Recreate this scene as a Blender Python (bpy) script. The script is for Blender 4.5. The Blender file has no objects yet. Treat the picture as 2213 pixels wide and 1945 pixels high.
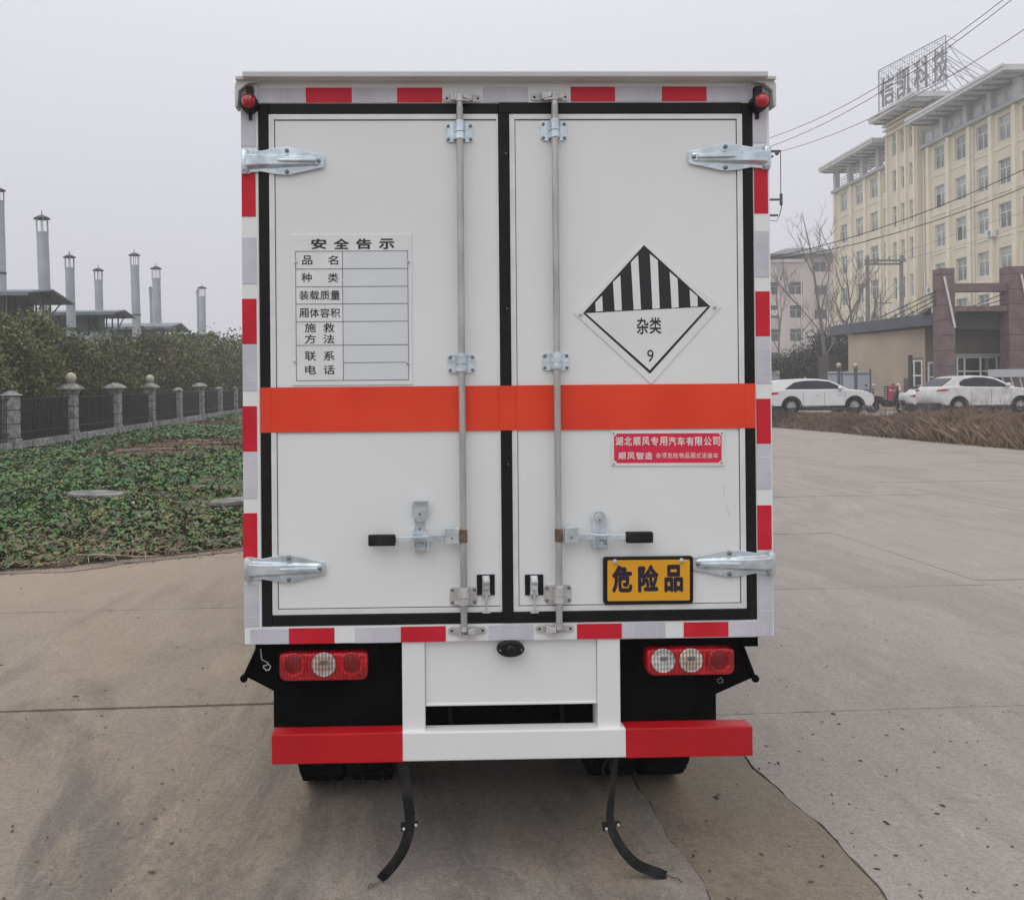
import bpy, math, random
import numpy as np
from mathutils import Vector, Matrix, Euler
random.seed(7)
rng = np.random.default_rng(7)
R = math.radians
sc = bpy.context.scene
col = sc.collection

# ------------------------------------------------------------------ camera
FPX, CX, CY = 1900.0, 921.0, 843.4          # focal length and principal point, in photo pixels
PITCH, ROLL, CAMZ = R(0.177), R(0.491), 1.69
fwd = Vector((0, math.cos(PITCH), math.sin(PITCH)))
up0 = Vector((0, -math.sin(PITCH), math.cos(PITCH)))
rt0 = Vector((1, 0, 0))
rt = rt0 * math.cos(ROLL) - up0 * math.sin(ROLL)
up = rt0 * math.sin(ROLL) + up0 * math.cos(ROLL)
cd = bpy.data.cameras.new('camera')
cam = bpy.data.objects.new('camera', cd)
col.objects.link(cam)
cam.matrix_world = Matrix.Translation((0, 0, CAMZ)) @ Matrix((rt, up, -fwd)).transposed().to_4x4()
cd.sensor_fit = 'HORIZONTAL'
cd.sensor_width = 36
cd.lens = FPX / 2213 * 36
cd.shift_y = -(972.5 - CY) / 2213
cd.shift_x = (1106.5 - CX) / 2213
cd.clip_start = 0.05
cd.clip_end = 2000
sc.camera = cam

# ------------------------------------------------------------------ light: flat overcast, hazy winter day
w = bpy.data.worlds.new('World')
sc.world = w
w.use_nodes = True
nt = w.node_tree
for n in list(nt.nodes):
    nt.nodes.remove(n)
sky = nt.nodes.new('ShaderNodeTexSky')
sky.sky_type = 'NISHITA'
sky.sun_disc = False
sky.sun_elevation = R(54)
sky.sun_rotation = R(228)
sky.dust_density = 6
sky.air_density = 1
tc = nt.nodes.new('ShaderNodeTexCoord')
sep = nt.nodes.new('ShaderNodeSeparateXYZ')
nt.links.new(tc.outputs['Generated'], sep.inputs[0])
ramp = nt.nodes.new('ShaderNodeValToRGB')
nt.links.new(sep.outputs['Z'], ramp.inputs[0])
cr = ramp.color_ramp
cr.elements[0].position = 0.0
cr.elements[0].color = (0.615, 0.608, 0.672, 1)
cr.elements[1].position = 1.0
cr.elements[1].color = (1.42, 1.43, 1.45, 1)
e = cr.elements.new(0.12); e.color = (0.645, 0.638, 0.702, 1)
e = cr.elements.new(0.38); e.color = (0.765, 0.775, 0.835, 1)
nz = nt.nodes.new('ShaderNodeTexNoise')
nz.inputs['Scale'].default_value = 1.6
nz.inputs['Detail'].default_value = 3
nt.links.new(tc.outputs['Generated'], nz.inputs['Vector'])
mr = nt.nodes.new('ShaderNodeMapRange')
mr.inputs['To Min'].default_value = 9.7 * 0.97
mr.inputs['To Max'].default_value = 9.7 * 1.03
nt.links.new(nz.outputs[0], mr.inputs[0])
mul = nt.nodes.new('ShaderNodeVectorMath'); mul.operation = 'SCALE'
nt.links.new(ramp.outputs[0], mul.inputs[0])
nt.links.new(mr.outputs[0], mul.inputs['Scale'])
mixc = nt.nodes.new('ShaderNodeMix'); mixc.data_type = 'RGBA'
mixc.inputs[0].default_value = 0.96
nt.links.new(sky.outputs[0], mixc.inputs[6])
nt.links.new(mul.outputs[0], mixc.inputs[7])
bg = nt.nodes.new('ShaderNodeBackground')
bg.inputs['Strength'].default_value = 0.1
nt.links.new(mixc.outputs[2], bg.inputs['Color'])
wo = nt.nodes.new('ShaderNodeOutputWorld')
nt.links.new(bg.outputs[0], wo.inputs[0])

sl = bpy.data.lights.new('sun', 'SUN')
sl.energy = 0.62
sl.angle = R(50)
sl.color = (1.0, 0.985, 0.96)
so = bpy.data.objects.new('sun', sl)
col.objects.link(so)
so.rotation_euler = (R(36), 0, R(-48))
sc.view_settings.view_transform = 'Standard'
sc.view_settings.look = 'None'
sc.view_settings.exposure = 0.10
sc.view_settings.gamma = 1.0
sc.view_settings.use_curve_mapping = False
sc.cycles.volume_bounces = 2
sc.cycles.max_bounces = 6

# ------------------------------------------------------------------ helpers
def s2l(c):
    return tuple((x / 255 / 12.92) if x / 255 <= 0.04045 else ((x / 255 + 0.055) / 1.055) ** 2.4 for x in c)

def mat(name, c, rough=0.6, metal=0.0, var=0.12, scale=6.0, bump=0.0, bscale=40.0, c2=None, spec=0.5, detail=5, coat=0.0, stretch=None, attr=None, lo=0.4, hi=0.65):
    """Procedural material: base colour broken up by noise (c -> c2 or lighter/darker), bump and rough variation."""
    m = bpy.data.materials.new(name)
    m.use_nodes = True
    t = m.node_tree
    b = t.nodes['Principled BSDF']
    b.inputs['Roughness'].default_value = rough
    b.inputs['Metallic'].default_value = metal
    b.inputs['Specular IOR Level'].default_value = spec
    if coat:
        b.inputs['Coat Weight'].default_value = coat
        b.inputs['Coat Roughness'].default_value = 0.08
    co = t.nodes.new('ShaderNodeTexCoord')
    vec = co.outputs['Object']
    if stretch:
        mp = t.nodes.new('ShaderNodeMapping')
        mp.inputs['Scale'].default_value = stretch
        t.links.new(vec, mp.inputs[0]); vec = mp.outputs[0]
    n = t.nodes.new('ShaderNodeTexNoise')
    n.inputs['Scale'].default_value = scale
    n.inputs['Detail'].default_value = detail
    t.links.new(vec, n.inputs['Vector'])
    mx = t.nodes.new('ShaderNodeMix'); mx.data_type = 'RGBA'
    rm = t.nodes.new('ShaderNodeMapRange')
    rm.inputs['From Min'].default_value = lo
    rm.inputs['From Max'].default_value = hi
    t.links.new(n.outputs[0], rm.inputs[0])
    t.links.new(rm.outputs[0], mx.inputs[0])
    if attr:
        a = t.nodes.new('ShaderNodeVertexColor'); a.layer_name = attr
        d = t.nodes.new('ShaderNodeMix'); d.data_type = 'RGBA'; d.blend_type = 'MULTIPLY'
        d.inputs[0].default_value = 1
        d.inputs[7].default_value = (1 - var, 1 - var, 1 - var, 1)
        t.links.new(a.outputs[0], d.inputs[6])
        t.links.new(a.outputs[0], mx.inputs[6])
        t.links.new(d.outputs[2], mx.inputs[7])
    else:
        a = tuple(min(1, x * (1 - var)) for x in c)
        bb = c2 if c2 else tuple(min(1, x * (1 + var)) for x in c)
        mx.inputs[6].default_value = (*a, 1)
        mx.inputs[7].default_value = (*bb, 1)
    t.links.new(mx.outputs[2], b.inputs['Base Color'])
    rr = t.nodes.new('ShaderNodeMapRange')
    rr.inputs['To Min'].default_value = max(0, rough - 0.07)
    rr.inputs['To Max'].default_value = min(1, rough + 0.07)
    t.links.new(n.outputs[0], rr.inputs[0])
    t.links.new(rr.outputs[0], b.inputs['Roughness'])
    if bump:
        n2 = t.nodes.new('ShaderNodeTexNoise')
        n2.inputs['Scale'].default_value = bscale
        n2.inputs['Detail'].default_value = 4
        t.links.new(vec, n2.inputs['Vector'])
        bp = t.nodes.new('ShaderNodeBump')
        bp.inputs['Strength'].default_value = bump
        bp.inputs['Distance'].default_value = 0.02
        t.links.new(n2.outputs[0], bp.inputs['Height'])
        t.links.new(bp.outputs[0], b.inputs['Normal'])
    return m

class MB:
    def __init__(s): s.v = []; s.f = []
    def poly(s, pts):
        i = len(s.v); s.v += [tuple(p) for p in pts]; s.f.append(tuple(range(i, i + len(pts)))); return s
    def box(s, x0, x1, y0, y1, z0, z1):
        i = len(s.v)
        s.v += [(x, y, z) for z in (z0, z1) for y in (y0, y1) for x in (x0, x1)]
        for q in ((0, 2, 3, 1), (4, 5, 7, 6), (0, 1, 5, 4), (2, 6, 7, 3), (0, 4, 6, 2), (1, 3, 7, 5)):
            s.f.append(tuple(i + k for k in q))
        return s
    def hexa(s, p):      # eight corners, bottom ring then top ring
        i = len(s.v); s.v += [tuple(q) for q in p]
        for q in ((3, 2, 1, 0), (4, 5, 6, 7), (0, 1, 5, 4), (1, 2, 6, 5), (2, 3, 7, 6), (3, 0, 4, 7)):
            s.f.append(tuple(i + k for k in q))
        return s
    def prism(s, poly, a, b, axis='y'):
        def P(p, k):
            return {'y': (p[0], k, p[1]), 'z': (p[0], p[1], k), 'x': (k, p[0], p[1])}[axis]
        i = len(s.v); n = len(poly)
        s.v += [P(p, a) for p in poly] + [P(p, b) for p in poly]
        s.f.append(tuple(range(i, i + n)))
        s.f.append(tuple(range(i + 2 * n - 1, i + n - 1, -1)))
        for k in range(n):
            s.f.append((i + k, i + n + k, i + n + (k + 1) % n, i + (k + 1) % n))
        return s
    def tube(s, pts, r, n=8, r1=None, flat=None):
        pts = [Vector(p) for p in pts]
        i = len(s.v); m = len(pts)
        ref = None
        for k, p in enumerate(pts):
            d = (pts[min(k + 1, m - 1)] - pts[max(k - 1, 0)])
            if d.length < 1e-9: d = Vector((0, 0, 1))
            d.normalize()
            if ref is None:
                ref = Vector((0, 0, 1)) if abs(d.z) < 0.9 else Vector((1, 0, 0))
            a = d.cross(ref)
            if a.length < 1e-6: a = d.cross(Vector((0, 1, 0)))
            a.normalize()
            b = d.cross(a).normalized()
            ref = a.cross(d)
            rr = r if r1 is None else r + (r1 - r) * k / (m - 1)
            for j in range(n):
                t = 2 * math.pi * j / n
                s.v.append(tuple(p + a * math.cos(t) * rr + b * math.sin(t) * rr * (flat or 1)))
        for k in range(m - 1):
            for j in range(n):
                s.f.append((i + k * n + j, i + k * n + (j + 1) % n, i + (k + 1) * n + (j + 1) % n, i + (k + 1) * n + j))
        s.f.append(tuple(i + j for j in range(n - 1, -1, -1)))
        s.f.append(tuple(i + (m - 1) * n + j for j in range(n)))
        return s
    def lathe(s, prof, c=(0, 0, 0), n=24, axis='z', caps=True):
        i = len(s.v); m = len(prof)
        for r, h in prof:
            for j in range(n):
                t = 2 * math.pi * j / n
                a, b = r * math.cos(t), r * math.sin(t)
                q = {'z': (a, b, h), 'y': (a, h, b), 'x': (h, a, b)}[axis]
                s.v.append((c[0] + q[0], c[1] + q[1], c[2] + q[2]))
        for k in range(m - 1):
            for j in range(n):
                s.f.append((i + k * n + j, i + k * n + (j + 1) % n, i + (k + 1) * n + (j + 1) % n, i + (k + 1) * n + j))
        if prof[0] == prof[-1] or not caps: return s
        if prof[0][0] > 1e-6: s.f.append(tuple(i + j for j in range(n - 1, -1, -1)))
        if prof[-1][0] > 1e-6: s.f.append(tuple(i + (m - 1) * n + j for j in range(n)))
        return s
    def ball(s, c, r, nu=16, nv=10, sq=1.0):
        prof = [(max(1e-5, r * math.sin(math.pi * k / nv)), -r * sq * math.cos(math.pi * k / nv)) for k in range(nv + 1)]
        return s.lathe(prof, c, nu, 'z')
    def mesh(s, name, m=None, smooth=None):
        me = bpy.data.meshes.new(name)
        me.from_pydata(s.v, [], s.f)
        if m: me.materials.append(m)
        if smooth:
            me.polygons.foreach_set('use_smooth', [True] * len(me.polygons))
            me.set_sharp_from_angle(angle=R(smooth))
        me.update()
        return me
    def build(s, name, m, parent=None, smooth=None, bevel=0, loc=None, rot=None):
        return link(name, s.mesh(name, m, smooth), parent, bevel, loc, rot)

def link(name, me, parent=None, bevel=0, loc=None, rot=None):
    o = bpy.data.objects.new(name, me)
    col.objects.link(o)
    if parent: o.parent = parent
    if loc: o.location = loc
    if rot: o.rotation_euler = rot
    if bevel:
        b = o.modifiers.new('bevel', 'BEVEL')
        b.width = bevel; b.segments = 2; b.limit_method = 'ANGLE'; b.angle_limit = R(40)
    return o

def tag(o, label=None, cat=None, group=None, kind=None):
    if label: o['label'] = label
    if cat: o['category'] = cat
    if group: o['group'] = group
    if kind: o['kind'] = kind
    return o

def thing(name, label, cat, loc=(0, 0, 0), rz=0, group=None):
    o = bpy.data.objects.new(name, None)
    col.objects.link(o)
    o.empty_display_size = 0.2
    o.location = loc; o.rotation_euler = (0, 0, rz)
    return tag(o, label, cat, group)

def copy_tree(o, parent=None):
    kids = list(o.children)
    c = o.copy(); col.objects.link(c)
    if parent is not None: c.parent = parent
    for k in kids: copy_tree(k, c)
    return c

def fast_quads(name, P, m, C=None, parent=None, n=4):
    """P: (N,n,3) array of polygons, C: (N,3) colours."""
    N = len(P)
    me = bpy.data.meshes.new(name)
    me.vertices.add(N * n); me.loops.add(N * n); me.polygons.add(N)
    me.vertices.foreach_set('co', np.ascontiguousarray(P, dtype=np.float32).reshape(-1))
    me.loops.foreach_set('vertex_index', np.arange(N * n, dtype=np.int32))
    me.polygons.foreach_set('loop_start', np.arange(0, N * n, n, dtype=np.int32))
    me.polygons.foreach_set('loop_total', np.full(N, n, dtype=np.int32))
    me.materials.append(m)
    if C is not None:
        a = me.color_attributes.new('tint', 'FLOAT_COLOR', 'POINT')
        cc = np.ones((N, n, 4), dtype=np.float32)
        cc[:, :, :3] = C[:, None, :]
        a.data.foreach_set('color', cc.reshape(-1))
    me.update(calc_edges=True)
    o = bpy.data.objects.new(name, me)
    col.objects.link(o)
    if parent: o.parent = parent
    return o

def ray(px, py):
    return fwd * FPX + rt * (px - CX) - up * (py - CY)
def ground(px, py, z=0.0):
    d = ray(px, py); t = (z - CAMZ) / d.z
    return Vector((d.x * t, d.y * t, z))
def at(px, py, y):
    d = ray(px, py); t = y / d.y
    return Vector((d.x * t, y, CAMZ + d.z * t))

_glyph = {}
def glyph_mesh(s, m, depth, bold):
    k = (s, m.name, depth, bold)
    if k in _glyph: return _glyph[k]
    c = bpy.data.curves.new('lettering', 'FONT')
    c.body = s; c.extrude = 0.5; c.resolution_u = 3
    o = bpy.data.objects.new('lettering', c)
    col.objects.link(o)
    dg = bpy.context.evaluated_depsgraph_get()
    me = bpy.data.meshes.new_from_object(o.evaluated_get(dg))
    me.name = 'lettering'
    bpy.data.objects.remove(o)
    n = len(me.vertices)
    a = np.zeros(n * 3, dtype=np.float32)
    me.vertices.foreach_get('co', a); a = a.reshape(-1, 3)
    lo, hi = a.min(0), a.max(0)
    if bold > 0:
        d_ = bold; fs = [tuple(p_.vertices) for p_ in me.polygons]
        vs, ff = [], []
        for i, (dx, dy) in enumerate(((0, 0), (d_, 0), (-d_, 0), (0, d_), (0, -d_), (d_ * .7, d_ * .7), (-d_ * .7, d_ * .7), (d_ * .7, -d_ * .7), (-d_ * .7, -d_ * .7))):
            k0 = len(vs) * n
            b_ = a.copy(); b_[:, 0] += dx; b_[:, 1] += dy; b_[:, 2] *= (1 + i * 0.03)
            ff += [tuple(v + k0 for v in f) for f in fs]; vs.append(b_)
        a = np.concatenate(vs); n = len(a)
        bpy.data.meshes.remove(me)
        me = bpy.data.meshes.new('lettering'); me.from_pydata(a.tolist(), [], ff)
        lo, hi = a.min(0), a.max(0)
    q = (a - lo) / np.maximum(hi - lo, 1e-6)
    b = np.stack([q[:, 0] - 0.5, (0.5 - q[:, 2]) * depth, q[:, 1] - 0.5], 1)
    me.vertices.foreach_set('co', b.astype(np.float32).reshape(-1))
    me.materials.clear(); me.materials.append(m)
    me.update()
    _glyph[k] = me
    return me
def text(s, cx, cz, wd, ht, y, m, parent, depth=0.002, bold=0.0, tilt=0.0, name='lettering'):
    """Writing in the XZ plane of its parent, facing -Y, fitted to wd x ht around (cx, cz)."""
    o = link(name, glyph_mesh(s, m, depth, bold), parent)
    o.location = (cx, y, cz); o.scale = (wd, 1, ht); o.rotation_euler = (0, -tilt, 0)
    return o

# ------------------------------------------------------------------ materials
M = {}
M['concrete'] = None
def concrete_mat(name, base, dark, warm, k=1.0, dust=None, amp=1.0):
    m = bpy.data.materials.new(name); m.use_nodes = True
    t = m.node_tree; b = t.nodes['Principled BSDF']
    co = t.nodes.new('ShaderNodeTexCoord')
    geo = t.nodes.new('ShaderNodeNewGeometry')
    def noise(scale, det, rough=0.55, vec=None, dist=0.0):
        n = t.nodes.new('ShaderNodeTexNoise')
        n.inputs['Scale'].default_value = scale; n.inputs['Detail'].default_value = det
        n.inputs['Roughness'].default_value = rough; n.inputs['Distortion'].default_value = dist
        t.links.new(vec or geo.outputs['Position'], n.inputs['Vector'])
        return n.outputs[0]
    def rng_(v, a, bb, lo=0.0, hi=1.0):
        r = t.nodes.new('ShaderNodeMapRange')
        r.inputs['From Min'].default_value = a; r.inputs['From Max'].default_value = bb
        r.inputs['To Min'].default_value = lo; r.inputs['To Max'].default_value = hi
        t.links.new(v, r.inputs[0]); return r.outputs[0]
    def mix(f, a, bb, bt='MIX'):
        x = t.nodes.new('ShaderNodeMix'); x.data_type = 'RGBA'; x.blend_type = bt
        if isinstance(f, float): x.inputs[0].default_value = f
        else: t.links.new(f, x.inputs[0])
        for i, q in ((6, a), (7, bb)):
            if isinstance(q, tuple): x.inputs[i].default_value = (*q, 1)
            else: t.links.new(q, x.inputs[i])
        return x.outputs[2]
    mp = t.nodes.new('ShaderNodeMapping')
    mp.inputs['Scale'].default_value = (1.0, 0.28, 1.0)
    mp.inputs['Rotation'].default_value = (0, 0, R(35))
    t.links.new(geo.outputs['Position'], mp.inputs[0])
    c = mix(rng_(noise(0.45, 7, 0.65, mp.outputs[0], 1.2), 0.46, 0.60, 0, min(1, amp)), base, warm)
    c = mix(rng_(noise(0.75, 9, 0.72, mp.outputs[0], 1.4), 0.48, 0.58, 0, 0.8 * min(1, amp)), c, dark)
    c = mix(rng_(noise(1.7, 9, 0.75, mp.outputs[0], 2.2), 0.53, 0.62, 0, 0.55 * min(1, amp)), c, (1.32, 1.32, 1.32), 'MULTIPLY')
    c = mix(rng_(noise(2.7, 8, 0.72, None, 1.0), 0.55, 0.63, 0, 0.5 * min(1, amp)), c, (0.66, 0.66, 0.66), 'MULTIPLY')
    c = mix(rng_(noise(5.5, 5, 0.7, mp.outputs[0]), 0.35, 0.75, 0.0, 0.28), c, dark)
    if dust:
        sp_ = t.nodes.new('ShaderNodeSeparateXYZ'); t.links.new(geo.outputs['Position'], sp_.inputs[0])
        def mth(op, a_, b_):
            q_ = t.nodes.new('ShaderNodeMath'); q_.operation = op
            for i_, v_ in ((0, a_), (1, b_)):
                if isinstance(v_, (int, float)): q_.inputs[i_].default_value = v_
                else: t.links.new(v_, q_.inputs[i_])
            return q_.outputs[0]
        g_ = mth('ADD', sp_.outputs['Y'], mth('MULTIPLY', sp_.outputs['X'], -1.1))
        g_ = mth('ADD', g_, mth('MULTIPLY', noise(0.9, 7, 0.7, mp.outputs[0], 1.5), 9.0))
        c = mix(rng_(g_, 9.5, 16.0, 0.0, 0.85), c, dust)
    c = mix(rng_(noise(70, 3, 0.7), 0.35, 0.7, 0.0, 0.45), c, (1.35, 1.35, 1.35), 'MULTIPLY')
    c = mix(rng_(noise(4.2, 5, 0.75, None, 0.4), 0.645, 0.70, 0.0, 0.5), c, (0.55, 0.55, 0.55), 'MULTIPLY')
    c = mix(rng_(noise(6.5, 6, 0.8, mp.outputs[0], 1.5), 0.60, 0.68, 0.0, 0.4), c, (1.5, 1.5, 1.5), 'MULTIPLY')
    c = mix(rng_(noise(26, 4, 0.7), 0.60, 0.72, 0.0, 0.45), c, (0.6, 0.6, 0.6), 'MULTIPLY')
    c = mix(rng_(noise(34, 5, 0.75), 0.44, 0.56, 0.0, 0.42), c, (0.68, 0.68, 0.68), 'MULTIPLY')
    c = mix(rng_(noise(95, 4, 0.8), 0.47, 0.56, 0.0, 0.40), c, (1.45, 1.45, 1.45), 'MULTIPLY')
    c = mix(rng_(noise(150, 3, 0.7), 0.60, 0.64, 0.0, 0.65), c, (0.35, 0.35, 0.35), 'MULTIPLY')
    c = mix(rng_(noise(240, 2, 0.6), 0.62, 0.72, 0.0, 0.45), c, (0.45, 0.45, 0.45), 'MULTIPLY')
    # pale dusty scuffs
    c = mix(rng_(noise(2.4, 8, 0.75, mp.outputs[0], 2.0), 0.60, 0.74, 0.0, 0.35), c, (1.4, 1.4, 1.4), 'MULTIPLY')
    t.links.new(c, b.inputs['Base Color'])
    b.inputs['Roughness'].default_value = 0.88
    b.inputs['Specular IOR Level'].default_value = 0.25
    bp = t.nodes.new('ShaderNodeBump'); bp.inputs['Strength'].default_value = 0.6 * k; bp.inputs['Distance'].default_value = 0.006
    t.links.new(noise(60, 6, 0.7), bp.inputs['Height'])
    t.links.new(bp.outputs[0], b.inputs['Normal'])
    return m
M['concrete'] = concrete_mat('concrete', (0.250, 0.224, 0.202), (0.145, 0.130, 0.117), (0.285, 0.234, 0.180), dust=(0.315, 0.250, 0.190), amp=1.0)
M['concrete_b'] = concrete_mat('weathered_concrete', (0.312, 0.280, 0.256), (0.212, 0.188, 0.169), (0.335, 0.292, 0.254), amp=0.5)
M['concrete_c'] = concrete_mat('dirt_stained_concrete', (0.215, 0.182, 0.146), (0.115, 0.096, 0.074), (0.27, 0.192, 0.120), amp=1.0)
M['joint'] = mat('joint_dirt', (0.085, 0.07, 0.055), 0.95, var=0.4, scale=9, bump=0.6, bscale=60)
M['soil'] = mat('soil', (0.13, 0.095, 0.065), 0.97, var=0.35, scale=1.4, bump=1.0, bscale=14, c2=(0.20, 0.155, 0.115))
M['dirt_edge'] = mat('pale_trodden_dirt', (0.23, 0.19, 0.15), 0.97, var=0.25, scale=2.2, bump=0.7, bscale=30)
M['terrace'] = mat('far_yard_concrete', (0.27, 0.255, 0.235), 0.9, var=0.15, scale=0.6, bump=0.2)
M['leaf'] = mat('leaves', (0.05, 0.07, 0.03), 0.65, attr='tint', var=0.35, scale=0.9, spec=0.3)
M['litter'] = mat('ground_cover_leaves', (0.05, 0.07, 0.03), 0.7, attr='tint', var=0.3, scale=2.0, spec=0.3)
M['bark'] = mat('bark', (0.20, 0.18, 0.16), 0.9, var=0.3, scale=8, bump=0.6)
M['stone'] = mat('fence_stone', (0.28, 0.275, 0.265), 0.85, var=0.35, scale=5, bump=0.8, bscale=22, c2=(0.42, 0.415, 0.40))
M['stone_dark'] = mat('fence_stone_lower', (0.24, 0.235, 0.225), 0.9, var=0.35, scale=5, bump=0.8, bscale=18)
M['iron'] = mat('black_iron', (0.022, 0.022, 0.023), 0.5, var=0.2)
M['globe'] = mat('frosted_globe', (0.52, 0.50, 0.44), 0.35, var=0.15, scale=9, c2=(0.50, 0.42, 0.25))
M['white_paint'] = mat('white_truck_paint', (0.79, 0.80, 0.795), 0.42, var=0.012, scale=1.6, spec=0.35, coat=0.12)
M['grp'] = mat('white_composite_panel', (0.775, 0.792, 0.784), 0.6, var=0.025, scale=1.2, spec=0.35)
M['alu'] = mat('anodised_trim', (0.76, 0.76, 0.75), 0.4, metal=0.1, var=0.05, scale=12)
M['cap'] = mat('roof_edge_trim', (0.55, 0.55, 0.535), 0.55, metal=0.0, var=0.05, scale=4)
M['seal'] = mat('rubber_seal', (0.009, 0.009, 0.010), 0.55, var=0.25, scale=5, bump=0.1, bscale=20, spec=0.22)
M['groove'] = mat('groove_sealant', (0.03, 0.03, 0.03), 0.6)
M['black'] = mat('black_plastic', (0.008, 0.008, 0.008), 0.45, var=0.25, spec=0.3)
M['black_frame'] = mat('black_chassis', (0.004, 0.004, 0.004), 0.75, var=0.3, scale=6, bump=0.3, spec=0.06)
M['rubber'] = mat('rubber', (0.012, 0.012, 0.012), 0.75, var=0.3, scale=12, bump=0.3, c2=(0.03, 0.028, 0.026), spec=0.25)
M['tyre'] = mat('tyre_rubber', (0.004, 0.004, 0.004), 0.85, var=0.3, scale=12, bump=0.3, c2=(0.009, 0.009, 0.009), spec=0.08)
M['zinc'] = mat('zinc_plated_steel', (0.66, 0.74, 0.78), 0.32, metal=0.65, var=0.16, scale=16, bump=0.12, bscale=60)
M['galv'] = mat('galvanised_tube', (0.46, 0.45, 0.43), 0.45, metal=0.45, var=0.14, scale=22, bump=0.08, stretch=(1, 1, 0.25))
M['cast'] = mat('cast_steel', (0.56, 0.555, 0.54), 0.5, metal=0.35, var=0.12, scale=30, bump=0.2)
M['bolt'] = mat('bolt', (0.22, 0.23, 0.23), 0.4, metal=0.8, var=0.2, scale=60)
M['rust'] = mat('rusty_steel', (0.19, 0.13, 0.09), 0.8, metal=0.2, var=0.4, scale=40)
def tape_mat(name, c, c2, rough):
    m = mat(name, c, rough, var=0.05, scale=7, c2=c2, spec=0.3, coat=0.0)
    t = m.node_tree; b = t.nodes['Principled BSDF']
    co = t.nodes.new('ShaderNodeTexCoord')
    v = t.nodes.new('ShaderNodeTexVoronoi'); v.inputs['Scale'].default_value = 260
    t.links.new(co.outputs['Object'], v.inputs['Vector'])
    bp = t.nodes.new('ShaderNodeBump'); bp.inputs['Strength'].default_value = 0.2; bp.inputs['Distance'].default_value = 0.001
    t.links.new(v.outputs[0], bp.inputs['Height']); t.links.new(bp.outputs[0], b.inputs['Normal'])
    return m
M['tape_red'] = tape_mat('red_reflective_tape', (0.58, 0.012, 0.028), (0.64, 0.018, 0.04), 0.42)
M['tape_white'] = tape_mat('white_reflective_tape', (0.56, 0.55, 0.61), (0.63, 0.62, 0.665), 0.4)
M['tape_band'] = mat('tape_seam', (0.68, 0.67, 0.70), 0.4)
M['orange'] = mat('orange_film', (0.80, 0.060, 0.026), 0.5, var=0.05, scale=3, spec=0.2, c2=(0.83, 0.075, 0.032))
M['bumper_red'] = mat('red_bumper_film', (0.52, 0.009, 0.016), 0.4, var=0.12, scale=3, coat=0.08, spec=0.35)
M['sign_white'] = mat('sign_plate', (0.76, 0.77, 0.765), 0.4, var=0.03, scale=5)
M['sign_blue'] = mat('writing_field', (0.68, 0.715, 0.735), 0.4, var=0.02, scale=5)
M['ink'] = mat('black_print', (0.015, 0.015, 0.018), 0.45)
M['ink_navy'] = mat('plate_lettering', (0.012, 0.010, 0.028), 0.4)
M['plate_yellow'] = mat('yellow_plate', (0.78, 0.36, 0.008), 0.45, var=0.06, scale=8)
M['sign_red'] = mat('red_name_plate', (0.70, 0.018, 0.06), 0.4, var=0.06, scale=5)
M['print_white'] = mat('white_print', (0.75, 0.73, 0.72), 0.45)
def lens_mat(name, c, rough, sc_, d=(1, 0, 0)):
    m = mat(name, c, rough, var=0.3, scale=14, spec=0.5, coat=0.35)
    t = m.node_tree; b = t.nodes['Principled BSDF']
    co = t.nodes.new('ShaderNodeTexCoord')
    wv = t.nodes.new('ShaderNodeTexWave'); wv.inputs['Scale'].default_value = sc_; wv.bands_direction = 'X'
    t.links.new(co.outputs['Object'], wv.inputs['Vector'])
    w2 = t.nodes.new('ShaderNodeTexWave'); w2.inputs['Scale'].default_value = sc_ * .6; w2.bands_direction = 'Z'; w2.inputs['Distortion'].default_value = 1.5
    t.links.new(co.outputs['Object'], w2.inputs['Vector'])
    old = b.inputs['Base Color'].links[0].from_socket
    for wn, f_ in ((wv, 0.62 if c[1] > .1 else .30), (w2, 0.35 if c[1] > .1 else .2)):  # bright and dark bars of the refracting ribs mixed into the lens colour
        mm = t.nodes.new('ShaderNodeMix'); mm.data_type = 'RGBA'; mm.blend_type = 'MULTIPLY'
        fr_ = t.nodes.new('ShaderNodeMath'); fr_.operation = 'MULTIPLY'; fr_.inputs[1].default_value = f_
        t.links.new(wn.outputs[1], fr_.inputs[0]); t.links.new(fr_.outputs[0], mm.inputs[0])
        t.links.new(old, mm.inputs[6]); mm.inputs[7].default_value = (.12, .10, .09, 1); old = mm.outputs[2]
    t.links.new(old, b.inputs['Base Color'])
    bp = t.nodes.new('ShaderNodeBump'); bp.inputs['Strength'].default_value = 0.8; bp.inputs['Distance'].default_value = 0.004
    t.links.new(wv.outputs[0], bp.inputs['Height']); t.links.new(bp.outputs[0], b.inputs['Normal'])
    return m
M['lens_red'] = lens_mat('red_lens', (0.62, 0.008, 0.018), 0.2, 26)
M['lens_red_dark'] = lens_mat('deep_red_lens', (0.26, 0.004, 0.010), 0.12, 28)
M['lens_clear'] = lens_mat('clear_lens', (0.86, 0.86, 0.82), 0.12, 28)
M['lens_amber'] = lens_mat('pale_amber_lens', (0.88, 0.62, 0.50), 0.12, 28)
M['cream'] = mat('cream_render', (0.75, 0.685, 0.53), 0.85, var=0.13, scale=0.8, bump=0.1, stretch=(1, 1, .22), c2=(0.73, 0.655, 0.54))
M['cream2'] = mat('cream_pilaster', (0.77, 0.71, 0.56), 0.85, var=0.06, scale=0.4)
M['grey_wall'] = mat('grey_attic_render', (0.44, 0.45, 0.455), 0.85, var=0.08, scale=0.4)
M['canopy'] = mat('pale_grey_canopy', (0.54, 0.55, 0.555), 0.7, var=0.08, scale=0.8)
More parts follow.
